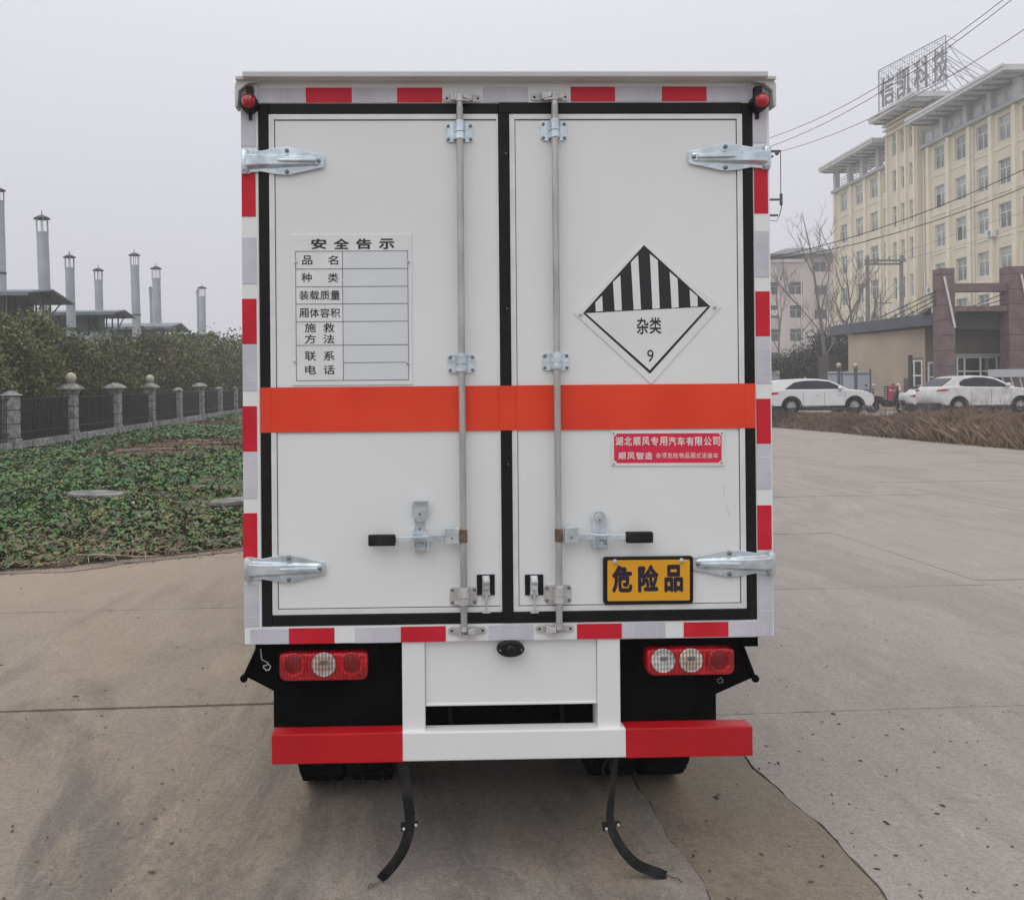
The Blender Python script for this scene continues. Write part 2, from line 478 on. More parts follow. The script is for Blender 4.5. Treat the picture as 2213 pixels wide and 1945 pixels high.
M['soffit'] = mat('canopy_soffit', (0.62, 0.62, 0.62), 0.7, var=0.08, scale=0.8)
M['rib'] = mat('canopy_rib', (0.30, 0.31, 0.32), 0.7)
M['win_frame'] = mat('white_window_frame', (0.74, 0.74, 0.71), 0.5, var=0.08)
def glass_mat(name, c, rough=0.08):
    m = mat(name, c, rough, var=0.45, scale=0.35, spec=0.8, detail=1)
    return m
M['glass'] = glass_mat('curtained_glass', (0.34, 0.375, 0.355), 0.2)
M['glass2'] = glass_mat('dim_glass', (0.21, 0.235, 0.23), 0.15)
M['glass_dark'] = glass_mat('dark_glass', (0.035, 0.04, 0.042), 0.06)
M['car_glass'] = glass_mat('tinted_car_glass', (0.016, 0.020, 0.028), 0.25)
M['car_glass'].node_tree.nodes['Principled BSDF'].inputs['Specular IOR Level'].default_value = 0.25
M['pink_wall'] = mat('pinkish_grey_render', (0.54, 0.475, 0.46), 0.9, var=0.09, scale=0.25)
M['white_wall'] = mat('pale_side_wall', (0.66, 0.66, 0.63), 0.9, var=0.05, scale=0.3)
M['roof_grey'] = mat('grey_roof', (0.17, 0.175, 0.185), 0.8, var=0.1, scale=0.5)
M['tile_beige'] = mat('beige_tile', (0.46, 0.375, 0.29), 0.7, var=0.10, scale=0.5, c2=(0.50, 0.41, 0.30))
M['grout'] = mat('tile_joint', (0.23, 0.19, 0.155), 0.9)
M['maroon'] = mat('maroon_granite', (0.155, 0.098, 0.098), 0.55, var=0.15, scale=2.0, c2=(0.185, 0.125, 0.122))
M['maroon_dark'] = mat('maroon_joint', (0.055, 0.035, 0.036), 0.8)
M['brown_wall'] = mat('brown_stone_wall', (0.15, 0.125, 0.108), 0.75, var=0.12, scale=0.8)
M['fascia'] = mat('slate_blue_fascia', (0.085, 0.093, 0.118), 0.5, var=0.1, scale=1)
M['dark_soffit'] = mat('dark_soffit', (0.045, 0.046, 0.045), 0.7)
M['white_tube'] = mat('white_tube', (0.68, 0.64, 0.64), 0.5)
M['cable'] = mat('dark_cable', (0.03, 0.03, 0.032), 0.6)
M['pole'] = mat('concrete_pole', (0.24, 0.24, 0.235), 0.85, var=0.12, scale=2)
M['panel_blue'] = mat('blue_grey_panel', (0.42, 0.45, 0.50), 0.55, var=0.06, scale=0.8)
M['post_blue'] = mat('dark_blue_grey_post', (0.10, 0.11, 0.14), 0.6)
M['rail_dark'] = mat('dark_brown_post', (0.06, 0.05, 0.045), 0.7)
M['poster'] = mat('red_poster', (0.42, 0.03, 0.07), 0.6, var=0.08, scale=3)
M['car_white'] = mat('white_car_paint', (0.70, 0.70, 0.70), 0.3, var=0.03, scale=1, coat=0.5)
M['car_white_mottled'] = mat('mottled_white_car_paint', (0.62, 0.61, 0.60), 0.4, var=0.12, scale=2.5, coat=0.3)  # slightly greyer white, tone mottled at random
M['cladding'] = mat('car_cladding', (0.02, 0.02, 0.021), 0.6)
M['rim'] = mat('alloy_rim', (0.50, 0.50, 0.50), 0.35, metal=0.7, var=0.1)
M['chimney'] = mat('galvanised_chimney', (0.37, 0.40, 0.42), 0.6, metal=0.05, var=0.12, scale=1.2, bump=0.15, stretch=(1, 1, 0.4))
M['shed_roof'] = mat('sheet_steel_roof', (0.165, 0.195, 0.215), 0.6, var=0.12, scale=0.8)
M['shed_dark'] = mat('dark_louvre', (0.05, 0.058, 0.066), 0.7, var=0.15)
M['shed_wall'] = mat('pale_shed_wall', (0.50, 0.50, 0.49), 0.85, var=0.12, scale=0.6)
M['sign_char'] = mat('rooftop_letter', (0.24, 0.245, 0.25), 0.6, var=0.2)
M['stick'] = mat('dry_stick', (0.30, 0.25, 0.18), 0.9, var=0.3)
M['slab_old'] = mat('old_concrete_lid', (0.20, 0.20, 0.19), 0.9, var=0.4, scale=5, bump=0.9, bscale=18)

# ================================================================== SETTING
g = MB().poly([(-420, -60, -0.16), (420, -60, -0.16), (420, 700, -0.16), (-420, 700, -0.16)]).build('ground', M['soil'])
tag(g, 'bare brown earth under and around the yard', kind='structure')

# concrete yard: base sheet and single slabs with recessed joints
RA = R(1.24)
yard = MB().poly([(-14, -6, -0.04), (30, -6, -0.04), (30, 160, -0.04), (-30, 160, -0.04)]).build('concrete_yard', M['joint'])
tag(yard, 'pale concrete yard of large cast slabs with dirt in the joints', kind='structure')
def yard_pt(s, t, z=0.0):       # s across, t along the slab rows; joints run slightly askew
    t = t + 0.04 * (s - 1.5)
    c, n = math.cos(RA), math.sin(RA)
    return (s * c - t * n, s * n + t * c, z)
# column edges (s) and the first transverse joint (t) of each column
s_edges = [(-13.4, -7.2, 0.5), (-7.19, 0.985, 0.5),
           (0.99, 1.565, -0.6), (1.572, 4.985, 1.77), (4.993, 8.4, 1.4), (8.408, 11.8, 0.2), (11.808, 15.2, 1.1), (15.208, 19.4, 0.6)]
def rag(a, b, n, amp, seed):
    r = random.Random(seed); out = []
    off = 0
    for i in range(n + 1):
        k = i / n
        off = off * 0.8 + r.uniform(-amp, amp)
        out.append((a[0] + (b[0] - a[0]) * k + (off if 0 < i < n else 0), a[1] + (b[1] - a[1]) * k))
    return out
for ci, (s0, s1, t0) in enumerate(s_edges):
    step = 2.21 if ci < 2 else (2.78 if ci == 3 else 3.05)
    t = t0 - 2 * step
    rough = {1: (0.001, 0.0018), 2: (0.0012, 0.0016), 3: (0.0022, 0.001)}.get(ci, (0.002, 0.002))
    if ci == 2: step = 40.0; t = -4
    while t < 34:
        gq = lambda v: 0.0035 if v < 4.6 else (0.011 if ci < 2 and v < 9 else 0.007)
        ta, tb = t + gq(t), t + step - gq(t + step)
        nn = 8 if ci != 2 else 420
        if ci in (1, 3): nn = 40
        if ci in (1, 2, 3):
            nn = 420 if ci == 2 else 60
        left = rag((s0, tb), (s0, ta), nn, rough[0], hash((ci, round(t, 2), 1)) % 9999)
        right = rag((s1, ta), (s1, tb), nn, rough[1], hash((ci, round(t, 2), 2)) % 9999)
        def wA(tt): return .012 * math.sin(4.6 * tt + .5) + .008 * math.sin(12.7 * tt) + .004 * math.sin(31 * tt + 2)
        def wB(tt): return .022 * math.sin(2.3 * tt + 1.2) + .014 * math.sin(6.1 * tt) + .006 * math.sin(17 * tt + 1) + .003 * math.sin(43 * tt)
        if ci == 1: right = [(x + wA(y), y) for x, y in right]
        if ci == 2: left = [(x + wA(y), y) for x, y in left]; right = [(x + wB(y), y) for x, y in right]
        if ci == 3: left = [(x + wB(y), y) for x, y in left]
        q_ = random.Random(ci * 100 + int(t * 10))
        far = [(s1 + (s0 - s1) * k / 40, tb + q_.uniform(-.003, .003) * (1 + (t > 4)) - (q_.random() < .06) * q_.uniform(0, .012)) for k in range(1, 40)]
        nea = [(s0 + (s1 - s0) * k / 40, ta + q_.uniform(-.003, .003) + (q_.random() < .06) * q_.uniform(0, .012)) for k in range(1, 40)]
        poly = right + far + left + nea
        dz = random.uniform(-0.0025, 0.0025) + (-0.002 if ci == 2 else 0)
        mb = MB()
        i0 = len(poly)
        P = [yard_pt(p[0], p[1], dz) for p in poly]
        mb.poly(P)
        for k in range(i0):
            a, b = P[k], P[(k + 1) % i0]
            mb.poly([(a[0], a[1], -0.05), (b[0], b[1], -0.05), b, a])
        mb.build('slab', M['concrete_c'] if ci == 2 else (M['concrete'] if ci < 2 else M['concrete_b']), yard)
        t += step
fy = MB().poly([yard_pt(-14, 33.5, -0.012), yard_pt(24, 33.5, -0.012), yard_pt(24, 150, -0.012), yard_pt(-14, 150, -0.012)]).build('far_pavement', M['concrete_b'])
tag(fy, 'pale concrete pavement running on behind the truck', kind='structure')

# field on the left
edge = [(-11.56, 4.5), (-6.28, 7.35), (-4.1, 8.5), (-3.61, 8.62), (-3.11, 9.05), (-2.6, 9.25), (-2.03, 9.72), (-1.19, 10.3), (-0.59, 11.4), (-0.53, 14), (-0.66, 24), (-0.8, 28), (-1.22, 54), (-1.21, 90)]
fl = [(-70, 95), (-70, -2), (-20, -2)]
def fz(y): return 0.025 + 0.012 * np.maximum(0, np.asarray(y) - 28.0)
fm_ = MB()
for (xa, ya), (xb, yb) in zip(edge, edge[1:]):
    za, zb = float(fz(ya)), float(fz(yb))
    fm_.poly([(-75, ya, za), (xa, ya, za), (xb, yb, zb), (-75, yb, zb)]).poly([(xa, ya, -.1), (xb, yb, -.1), (xb, yb, zb), (xa, ya, za)])
fm_.poly([(-75, -2, .025), (-22, -2, .025), (-11.56, 4.5, .025), (-75, 4.5, .025)])
field = fm_.build('field_soil', M['soil'])
tag(field, 'dark soil of the overgrown field beside the fence', kind='structure')
rim_ = []
q = random.Random(31); wob = 0.0
for (xa, ya), (xb, yb) in zip(edge[:9], edge[1:10]):
    L_ = math.hypot(xb - xa, yb - ya); n_ = max(2, int(L_ / .05))
    for k in range(n_):
        f = k / n_; x, y = xa + (xb - xa) * f, ya + (yb - ya) * f
        wob = wob * .82 + q.uniform(-.035, .035)
        nx, ny = (yb - ya) / L_, -(xb - xa) / L_
        d_ = .20 + wob + .06 * math.sin(x * 3.1)
        rim_.append((x + nx * d_, y + ny * d_))
dv = MB().prism(rim_ + [(-0.9, 24), (-20, 60), (-70, 60), (-70, -3), (-22, -3)], -0.1, 0.008, 'z').build('dirt_verge', M['dirt_edge'])
tag(dv, 'trodden dirt spilling from the field onto the concrete', kind='structure')

# ground cover: tens of thousands of leaves, dense low weeds
def inside_field(x, y):
    ex = np.array([p[0] for p in edge]); ey = np.array([p[1] for p in edge])
    return x < np.interp(y, ey, ex) - 0.02
def vnoise(x, y, s, seed):
    r = np.random.default_rng(seed); G = r.random((64, 64))
    u, v = (x * s) % 64, (y * s) % 64
    i, j = u.astype(int), v.astype(int); a, b = u - i, v - j
    a = a * a * (3 - 2 * a); b = b * b * (3 - 2 * b)
    I, J = (i + 1) % 64, (j + 1) % 64
    return (G[i, j] * (1 - a) + G[I, j] * a) * (1 - b) + (G[i, J] * (1 - a) + G[I, J] * a) * b
def leaves_at(x, y, z, size, tilt, asp=0.6):
    n = len(x)
    yaw = rng.uniform(0, 2 * np.pi, n)
    a = np.stack([np.cos(yaw), np.sin(yaw), rng.uniform(-tilt, tilt, n)], 1)
    a /= np.linalg.norm(a, axis=1)[:, None]
    up_ = np.stack([rng.uniform(-tilt, tilt, n), rng.uniform(-tilt, tilt, n), np.ones(n)], 1)
    b = np.cross(up_, a); b /= np.linalg.norm(b, axis=1)[:, None]
    c = np.stack([x, y, z], 1)
    s = size[:, None]
    bend = np.stack([np.zeros(n), np.zeros(n), -0.25 * size], 1)
    return np.stack([c - a * s * 0.5 + bend, c - b * s * asp * 0.5, c + a * s * 0.5 + bend * 0.5, c + b * s * asp * 0.5], 1)
N = 430000
yy = 8.3 + (rng.random(N) ** 1.9) * 75
xx = -0.4 - rng.random(N) * np.minimum(yy * 0.62 + 2.5, 12.0)
ok = inside_field(xx, yy)
xx, yy = xx[ok], yy[ok]
cov = vnoise(xx, yy, 1.1, 3) * 0.55 + vnoise(xx, yy, 3.1, 4) * 0.45
dist = np.abs(np.interp(yy, [p[1] for p in edge], [p[0] for p in edge]) - xx)
near = np.clip(1 - dist / 5.0, 0, 1) * (yy < 16)
brown_patch = ((np.abs(yy - 28) < 3.2 + vnoise(xx, yy, .6, 8) * 1.5) & (xx > -9.6) & (vnoise(xx, yy, 0.8, 9) > 0.22)) | ((np.abs(yy - 46) < 3) & (xx < -9.5) & (xx > -12.5))
keep = (rng.random(len(xx)) < np.clip(0.66 + (cov - 0.40) * 3.0 - near * 0.22, 0.10, 1)) 
xx, yy, cov, near, brown_patch = xx[keep], yy[keep], cov[keep], near[keep], brown_patch[keep]
n = len(xx)
sz = (0.03 + rng.random(n) ** 2.0 * 0.105 * (.6 + cov)) * (0.85 + np.clip(yy - 10, 0, 40) * 0.035)
hz = 0.03 + rng.random(n) * 0.13 * np.clip(cov * 1.4, 0.2, 1) * (1 - 0.55 * near)
hz[brown_patch] *= 0.3
P = leaves_at(xx, yy, hz + fz(yy) - .025, sz, 0.75, 0.62)
green = np.stack([rng.uniform(0.050, 0.125, n), rng.uniform(0.10, 0.205, n), rng.uniform(0.040, 0.08, n)], 1)
olive = np.stack([rng.uniform(0.15, 0.24, n), rng.uniform(0.17, 0.26, n), rng.uniform(0.06, 0.10, n)], 1)
dry = np.stack([rng.uniform(0.16, 0.34, n), rng.uniform(0.135, 0.27, n), rng.uniform(0.08, 0.16, n)], 1)
red = np.stack([rng.uniform(0.10, 0.20, n), rng.uniform(0.07, 0.11, n), rng.uniform(0.045, 0.075, n)], 1)
pale = np.stack([rng.uniform(0.32, 0.5, n)] * 3, 1) * np.array([1, 0.98, 0.8])
u = rng.random(n); pn = vnoise(xx, yy, 0.9, 12)
C = green.copy()
C *= (0.90 + 0.6 * vnoise(xx, yy, 1.7, 51))[:, None]
C[u < 0.14] = olive[u < 0.14]
k = u > (0.95 - near * 0.45 * (pn > 0.45)); C[k] = dry[k]
k = (u > 0.5) & (u < 0.5 + 0.2 * near); C[k] = red[k]
C[brown_patch] = red[brown_patch]
k = rng.random(n) < 0.006; C[k] = pale[k]
gc = fast_quads('ground_cover', P, M['litter'], C)
tag(gc, 'low green broad-leaved weeds and fallen leaves covering the field', 'weeds', kind='stuff')

# dead twigs and litter along the edge
tw = MB()
for i in range(420):
    yv = 8.4 + random.random() ** 1.5 * 6
    ex = np.interp(yv, [p[1] for p in edge], [p[0] for p in edge]) - random.random() ** 1.6 * 2.6 + 0.1
    a = random.uniform(0, 6.28); L_ = random.uniform(0.08, 0.35)
    tw.tube([(ex, yv, 0.05), (ex + L_ * .5 * math.cos(a), yv + L_ * .5 * math.sin(a), 0.07 + random.uniform(0, .03)), (ex + L_ * math.cos(a + .2), yv + L_ * math.sin(a + .2), 0.05)], 0.004, 4)
tag(tw.build('dead_stalks', M['stick']), 'dry stalks and twigs lying along the field edge', 'twigs', kind='stuff')
st = MB().tube([(-3.57, 8.95, 0.07), (-3.28, 8.86, 0.09), (-2.93, 8.90, 0.06), (-2.75, 8.98, 0.05)], 0.014, 6, 0.007)
st.tube([(-3.28, 8.86, 0.09), (-3.13, 8.75, 0.10)], 0.008, 5, 0.004)
tag(st.build('fallen_branch', M['stick'], smooth=40), 'dry pale forked stick at the edge of the weeds, left of the truck', 'stick')

def lid(px, py, r, rz, label, seed):
    c = ground(px, py)
    t = thing('concrete_lid', label, 'concrete slab', (c.x, c.y, 0.02), rz, 'concrete lids in the weeds')
    rd = random.Random(seed)
    pts = [(r * math.cos(a) * rd.uniform(.92, 1.06), r * 0.8 * math.sin(a) * rd.uniform(.9, 1.05)) for a in [k * math.pi / 7 for k in range(14)]]
    MB().prism(pts, 0.06, 0.125, 'z').build('lid', M['slab_old'], t, bevel=0.012)
    t.rotation_euler = (R(rd.uniform(-2, 2)), R(rd.uniform(-3, 3)), rz)
    MB().prism([(x * .86, y * .86) for x, y in pts], -0.02, 0.058, 'z').build('rim', M['stone_dark'], t)
lid(208, 1084, 0.44, 0.2, 'whole grey concrete lid lying in the weeds left of the truck', 3)
lid(512, 1100, 0.40, 0.5, 'grey concrete lid mostly hidden behind the left edge of the truck', 5)

# ------------------------------------------------------------------ stone and iron fence on the left
FD = Vector((-0.006, 1.0, 0)).normalized()
F0 = Vector((-12.46, 26.4, 0))
fence = thing('stone_iron_fence', 'long fence of square stone pillars, low stone plinth and black iron railings along the field', 'fence', F0, math.atan2(FD.y, FD.x))
fence.rotation_euler = (0, -0.012, math.atan2(FD.y, FD.x))
def pillar(s, ball, cap):
    p = MB()
    W_ = 0.195
    p.box(s - W_ - .03, s + W_ + .03, -W_ - .03, W_ + .03, -0.05, 0.42)
    o = p.build('pillar', M['stone'], fence, bevel=0.012)
    for k in range(3):
        z0 = 0.445 + k * 0.425
        MB().box(s - W_, s + W_, -W_, W_, z0, z0 + 0.395).build('stone', M['stone'], o, bevel=0.012)
        MB().box(s - W_ + .02, s + W_ - .02, -W_ + .02, W_ - .02, z0 - 0.03, z0 + 0.001).build('joint', M['maroon_dark'], o)
    if cap:
        pr = [(0.215, 1.72), (0.235, 1.80), (0.29, 1.85), (0.36, 1.87), (0.36, 1.91), (0.32, 1.93), (0.32, 1.95), (0.20, 2.03), (0.12, 2.06), (0.10, 2.10)]
        q = MB()
        for (r0, h0), (r1, h1) in zip(pr, pr[1:]):
            a = [(s - r0, -r0, h0), (s + r0, -r0, h0), (s + r0, r0, h0), (s - r0, r0, h0)]
            b = [(s - r1, -r1, h1), (s + r1, -r1, h1), (s + r1, r1, h1), (s - r1, r1, h1)]
            q.hexa(a + b)
        q.build('capital', M['stone'], o)
    else:
        MB().hexa([(s - .26, -.26, 1.72), (s + .26, -.26, 1.72), (s + .26, .26, 1.72), (s - .26, .26, 1.72), (s - .05, -.05, 1.86), (s + .05, -.05, 1.86), (s + .05, .05, 1.86), (s - .05, .05, 1.86)]).build('capital', M['stone'], o)
    if ball:
        MB().ball((s, 0, 2.27), 0.19, 20, 12).build('globe', M['globe'], o, smooth=60)
SP = 4.52
for k in range(-2, 14):
    pillar(k * SP, k in (1, 3, -1), k in (-1, 1, 2, 3, 5))
for k in range(-2, 13):
    a, b = k * SP + 0.25, (k + 1) * SP - 0.25
    nb = 5
    for j in range(nb):
        L_ = (b - a) / nb
        z1 = 0.30 + random.uniform(-.012, .012)
        MB().box(a + j * L_ + .012, a + (j + 1) * L_ - .012, -0.17 + random.uniform(-.008, .008), 0.17, -0.05, z1).build('plinth_stone', M['stone'] if random.random() < .6 else M['stone_dark'], fence, bevel=0.015)
    rl = MB()
    for z in (0.55, 1.58):
        rl.box(a - .05, b + .05, -0.025, 0.025, z, z + 0.045)
    nn = 42
    for j in range(nn):
        x = a + (j + .5) * (b - a) / nn
        rl.box(x - .011, x + .011, -.011, .011, 0.31, 1.58)
    for x in (a + (b - a) / 3, a + 2 * (b - a) / 3):
        rl.box(x - .028, x + .028, -.028, .028, 0.29, 1.62)
    tag(rl.build('railing', M['iron'], fence), kind='stuff')

# ------------------------------------------------------------------ trees
def crown_mesh(blobs, nleaf, leaf, cols, seed, zmin=None, core=0.35):
    """Leaf quads clumped through a set of ellipsoids; cols: list of (weight, rgb)."""
    r = np.random.default_rng(seed)
    vol = np.array([b[3] * b[4] * b[5] for b in blobs]); pr = vol ** 0.75 / (vol ** 0.75).sum()
    nc = max(30, nleaf // 26)
    which = r.choice(len(blobs), nc, p=pr)
    B = np.array(blobs)[which]
    d = r.normal(size=(nc, 3)); d /= np.linalg.norm(d, axis=1)[:, None]
    rad = r.random(nc) ** core
    cc = B[:, :3] + d * rad[:, None] * B[:, 3:6]
    cl = r.integers(0, nc, nleaf)
    cs = leaf * 1.9
    c = cc[cl] + r.normal(size=(nleaf, 3)) * cs * np.array([1, 1, .8])
    if zmin is not None: c[:, 2] = np.maximum(c[:, 2], zmin + r.random(nleaf) * .3)
    a = r.normal(size=(nleaf, 3)); a /= np.linalg.norm(a, axis=1)[:, None]
    b = np.cross(a, r.normal(size=(nleaf, 3))); b /= np.linalg.norm(b, axis=1)[:, None]
    s = (leaf * r.uniform(.6, 1.3, nleaf))[:, None]
    P = np.stack([c - a * s * .5, c - b * s * .32, c + a * s * .5, c + b * s * .32], 1)
    w_ = np.array([q[0] for q in cols], float); w_ /= w_.sum()
    ci = r.choice(len(cols), nc, p=w_)
    base = np.array([q[1] for q in cols])[ci][cl]
    C = base * r.uniform(.65, 1.35, nleaf)[:, None] * r.uniform(.92, 1.08, (nleaf, 3))
    return P, C
def trunk_mb(h, r0, seed, forks=4, spread=.7):
    q = random.Random(seed); t = MB()
    t.tube([(0, 0, -.1), (q.uniform(-.05, .05), q.uniform(-.05, .05), h * .4), (q.uniform(-.15, .15), q.uniform(-.15, .15), h * .8)], r0, 8, r0 * .45)
    for k in range(forks):
        a = k * 6.28 / forks + q.uniform(-.4, .4); z = h * q.uniform(.3, .55)
        t.tube([(0, 0, z), (math.cos(a) * spread * .5, math.sin(a) * spread * .5, z + h * .18), (math.cos(a) * spread, math.sin(a) * spread, z + h * .4)], r0 * .45, 5, r0 * .15)
    return t
OLIVE = [(6, (0.072, 0.086, 0.038)), (3, (0.125, 0.148, 0.055)), (2, (0.040, 0.046, 0.026)), (1.3, (.15, .16, .06)), (.6, (.15, .11, .05))]
YEL = [(5, (0.150, 0.155, 0.048)), (3, (0.075, 0.085, 0.04)), (1, (0.14, 0.10, 0.05))]
RUS = [(5, (0.085, 0.082, 0.042)), (3, (0.12, 0.085, 0.05)), (2, (0.06, 0.07, 0.04))]
tree_labels = [
 ('dark evergreen tree with a low bushy crown, cut by the left edge of the photograph', 4.0, OLIVE, 1.0),
 ('dark evergreen tree under the first vent roof, left of the nearer stone globe', 4.1, OLIVE, 1.0),
 ('evergreen tree with a yellowish streak, behind the nearer globe-topped pillar', 4.15, YEL, .8),
 ('tall dark evergreen right behind the globe-topped pillar nearest the truck side', 4.0, OLIVE, 1.1),
 ('broad olive tree below the gap between first and second vent roofs', 3.75, OLIVE, 1.0),
 ('dark rounded tree in front of the second vent roof', 4.0, OLIVE, 1.0),
 ('yellow-green tree with rusty tips behind the second globe pillar', 4.25, RUS, .95),
 ('bushy yellow-green tree just right of the second globe pillar', 4.1, YEL, .9),
 ('grey-green tree under the third vent roof', 4.45, OLIVE, 1.15),
 ('tall hazy tree between the third and fourth vent roofs', 4.6, OLIVE, 1.2),
 ('wide hazy evergreen under the fourth vent roof', 4.7, OLIVE, 1.2),
 ('pale hazy tree right of the fourth vent roof', 5.0, OLIVE, 1.2),
 ('hazy tree half hidden by the truck edge, third from it', 5.0, OLIVE, 1.2),
 ('hazy tree nearest the left edge of the truck', 5.1, OLIVE, 1.3)]
s = 0.8
for i, (lab, h, cols, sc_) in enumerate(tree_labels):
    off = 2.1 + random.uniform(-.2, .5)
    nrm = Vector((-FD.y, FD.x, 0))
    c = F0 + FD * s + nrm * off
    if nrm.x > 0: c = F0 + FD * s - nrm * off
    t = thing('evergreen_tree', lab, 'tree', (c.x, c.y, float(fz(c.y))), random.uniform(0, 6), 'evergreen trees behind the stone fence')
    q = random.Random(i + 50)
    h = h + .45 + i * .02 + [0, .15, -.05, .3, -.1, .1, .3, -.2, .25, 0, .35, -.1, .2, .1][i]
    bl = [(0, 0, h * .46, 1.75 * sc_, 1.75 * sc_, h * .36)]
    for k in range(9):
        a = q.uniform(0, 6.28); rr = q.uniform(.5, 1.5) * sc_
        bl.append((rr * math.cos(a), rr * math.sin(a), q.uniform(.15, .74) * h, q.uniform(.55, 1.0) * sc_, q.uniform(.55, 1.0) * sc_, q.uniform(.4, .8)))
    for k in range(3):
        a = q.uniform(0, 6.28)
        bl.append((.8 * math.cos(a), .8 * math.sin(a), h * q.uniform(.76, .9), .65, .65, .42))
    nl = 19000 if i < 5 else (14000 if i < 9 else 9000)
    P, C = crown_mesh(bl, nl, 0.14 if i < 5 else 0.17 if i < 9 else 0.22, cols, i + 5, zmin=.25, core=.5)
    C = C * np.array([1.15, 1.22, 1.05]) * q.uniform(.85, 1.3)
    fast_quads('crown', P, M['leaf'], C, t)
    trunk_mb(h * .8, .11, i).build('trunk', M['bark'], t, smooth=40)
    s += 2.6 + i * 0.22

# added low hedge closing the gaps; leaf colours darkened for shade inside the trees
P, C = [], []
hb = []
for k in range(46):
    c = F0 + FD * (k * 1.65 - 4) + Vector((-FD.y, FD.x, 0)) * 4.6
    hb.append((c.x, c.y, 1.1 + float(fz(c.y)), 1.5, 1.5, 1.4))
P, C = crown_mesh(hb, 52000, 0.24, [(1, (0.016, 0.019, 0.013)), (1, (0.026, 0.029, 0.018))], 99, zmin=.02, core=.6)
tag(fast_quads('hedge', P, M['leaf'], C), 'dark hedge seen through the railings behind the fence', 'hedge', kind='stuff')

# ------------------------------------------------------------------ factory sheds with ridge vents, and chimneys
shed_defs = [ # (apex px,py), (far eave px,py), label
 ((97, 625.5), (146, 656), 'factory shed with a dark gabled ridge vent roof, leftmost and nearest'),
 ((257, 670), (280, 686), 'factory shed with a white box below its ridge vent, second from the left'),
 ((381, 698), (401, 716), 'factory shed with a ridge vent roof, third from the left'),
 ((449, 719), (465, 730.5), 'factory shed with the smallest ridge vent roof, nearest the truck')]
XG = -22.0
for i, (ap, ev, lab) in enumerate(shed_defs):
    ya = FPX * XG / (ap[0] - CX); A_ = at(ap[0], ap[1], ya)
    ye = FPX * XG / (ev[0] - CX); E_ = at(ev[0], ev[1], ye)
    hs = max(1.75, ye - ya); za, ze = A_.z, E_.z
    t = thing('factory_shed', lab, 'shed', (XG, ya, 0), 0, 'factory sheds behind the trees')
    # local: x along ridge (negative = away from the road), y across
    L_ = 34; bw = 4.9
    zb = ze - 1.15
    w_ = MB().prism([(-bw, 0), (bw, 0), (bw, zb - 1.1), (0, zb + .1), (-bw, zb - 1.1)], -L_, 0.0 - .8, 'x')
    w_.build('wall', M['shed_wall'], t)
    rf = MB()
    for sgn in (-1, 1):
        rf.hexa([(-L_ - .3, 0, zb + .12), (-.5, 0, zb + .12), (-.5, sgn * (bw + .4), zb - 1.18), (-L_ - .3, sgn * (bw + .4), zb - 1.18),
                 (-L_ - .3, 0, zb + .24), (-.5, 0, zb + .24), (-.5, sgn * (bw + .4), zb - 1.06), (-L_ - .3, sgn * (bw + .4), zb - 1.06)])
    rf.build('roof', M['shed_roof'], t)
    # ridge vent: overhanging gable roof on posts with louvred sides
    v = MB()
    for sgn in (-1, 1):
        v.hexa([(-L_, 0, za - .1), (.5, 0, za - .1), (.5, sgn * hs, ze - .1), (-L_, sgn * hs, ze - .1),
                (-L_, 0, za), (.5, 0, za), (.5, sgn * hs, ze), (-L_, sgn * hs, ze)])
    vr = v.build('vent_roof', M['shed_roof'], t)
    MB().prism([(-hs + .25, ze - .16), (hs - .25, ze - .16), (0, za - .12)], -.3, -.22, 'x').build('gable_panel', M['shed_dark'], t)
    MB().box(-L_, .52, -hs - .03, -hs, ze - .22, ze - .02).build('gutter', M['shed_roof'], vr)
    side = MB().box(-L_, -1.6, -hs * .72, -hs * .70, zb - .1, ze - .05).box(-L_, -1.6, hs * .70, hs * .72, zb - .1, ze - .05)
    side.build('louvre', M['shed_dark'], t)
    for k in range(7):
        for sgn in (-1, 1):
            MB().box(-.55 - k * .42, -.47 - k * .42, sgn * hs * .62 - .04, sgn * hs * .62 + .04, zb - .5, ze + .02).build('post', M['shed_dark'], t)
    for sgn in (-1, 1):
        MB().tube([(-.5, sgn * hs * .62, ze - .9), (-.4, sgn * hs * .95, ze - .15)], .045, 5).build('brace', M['shed_dark'], t)
    if i == 1:
        MB().box(-9.5, -6, -hs - 1.9, -hs - .9, zb - .4, zb + .1).build('roof_box', M['shed_wall'], t)

def chimney(px, pytop, wpx, X, label, lean=0.02, rings=(4.1, 8.1), thin=False):
    y = FPX * X / (px - CX); top = at(px, pytop, y).z
    r = wpx * y / FPX / 2
    t = thing('steel_chimney', label, 'chimney', (X, y, 0), 0, 'steel chimneys above the factory')
    t.rotation_euler = (0, -lean, 0); t.location.x = X + math.sin(lean) * top
    ch = top / math.cos(lean); ct = ch - r * 2.9
    sh = MB().lathe([(r, 0), (r * .97, ct)], n=20)
    o = sh.build('shaft', M['chimney'], t, smooth=40)
    for z in rings:
        MB().lathe([(r * 1.0, ct - z - .06), (r * 1.09, ct - z - .05), (r * 1.09, ct - z + .05), (r, ct - z + .06)], n=20).build('flange', M['shed_dark'], o)
    for k in range(6):
        a = k * math.pi / 3
        MB().box(math.cos(a) * r * 1.0 - .022, math.cos(a) * r * 1.0 + .022, math.sin(a) * r - .022, math.sin(a) * r + .022, ct - .15, ch - r * .55).build('cap_strut', M['chimney'], t)
    MB().lathe([(r * 1.38, ch - r * .62), (r * 1.38, ch - r * .52), (r * .7, ch - r * .12), (.03, ch + r * .1), (.02, ch + r * .9)], n=20).build('rain_cap', M['shed_dark'], t, smooth=30)
chimney(1.5, 407, 19, -24, 'tall steel chimney cut by the left edge of the photograph')
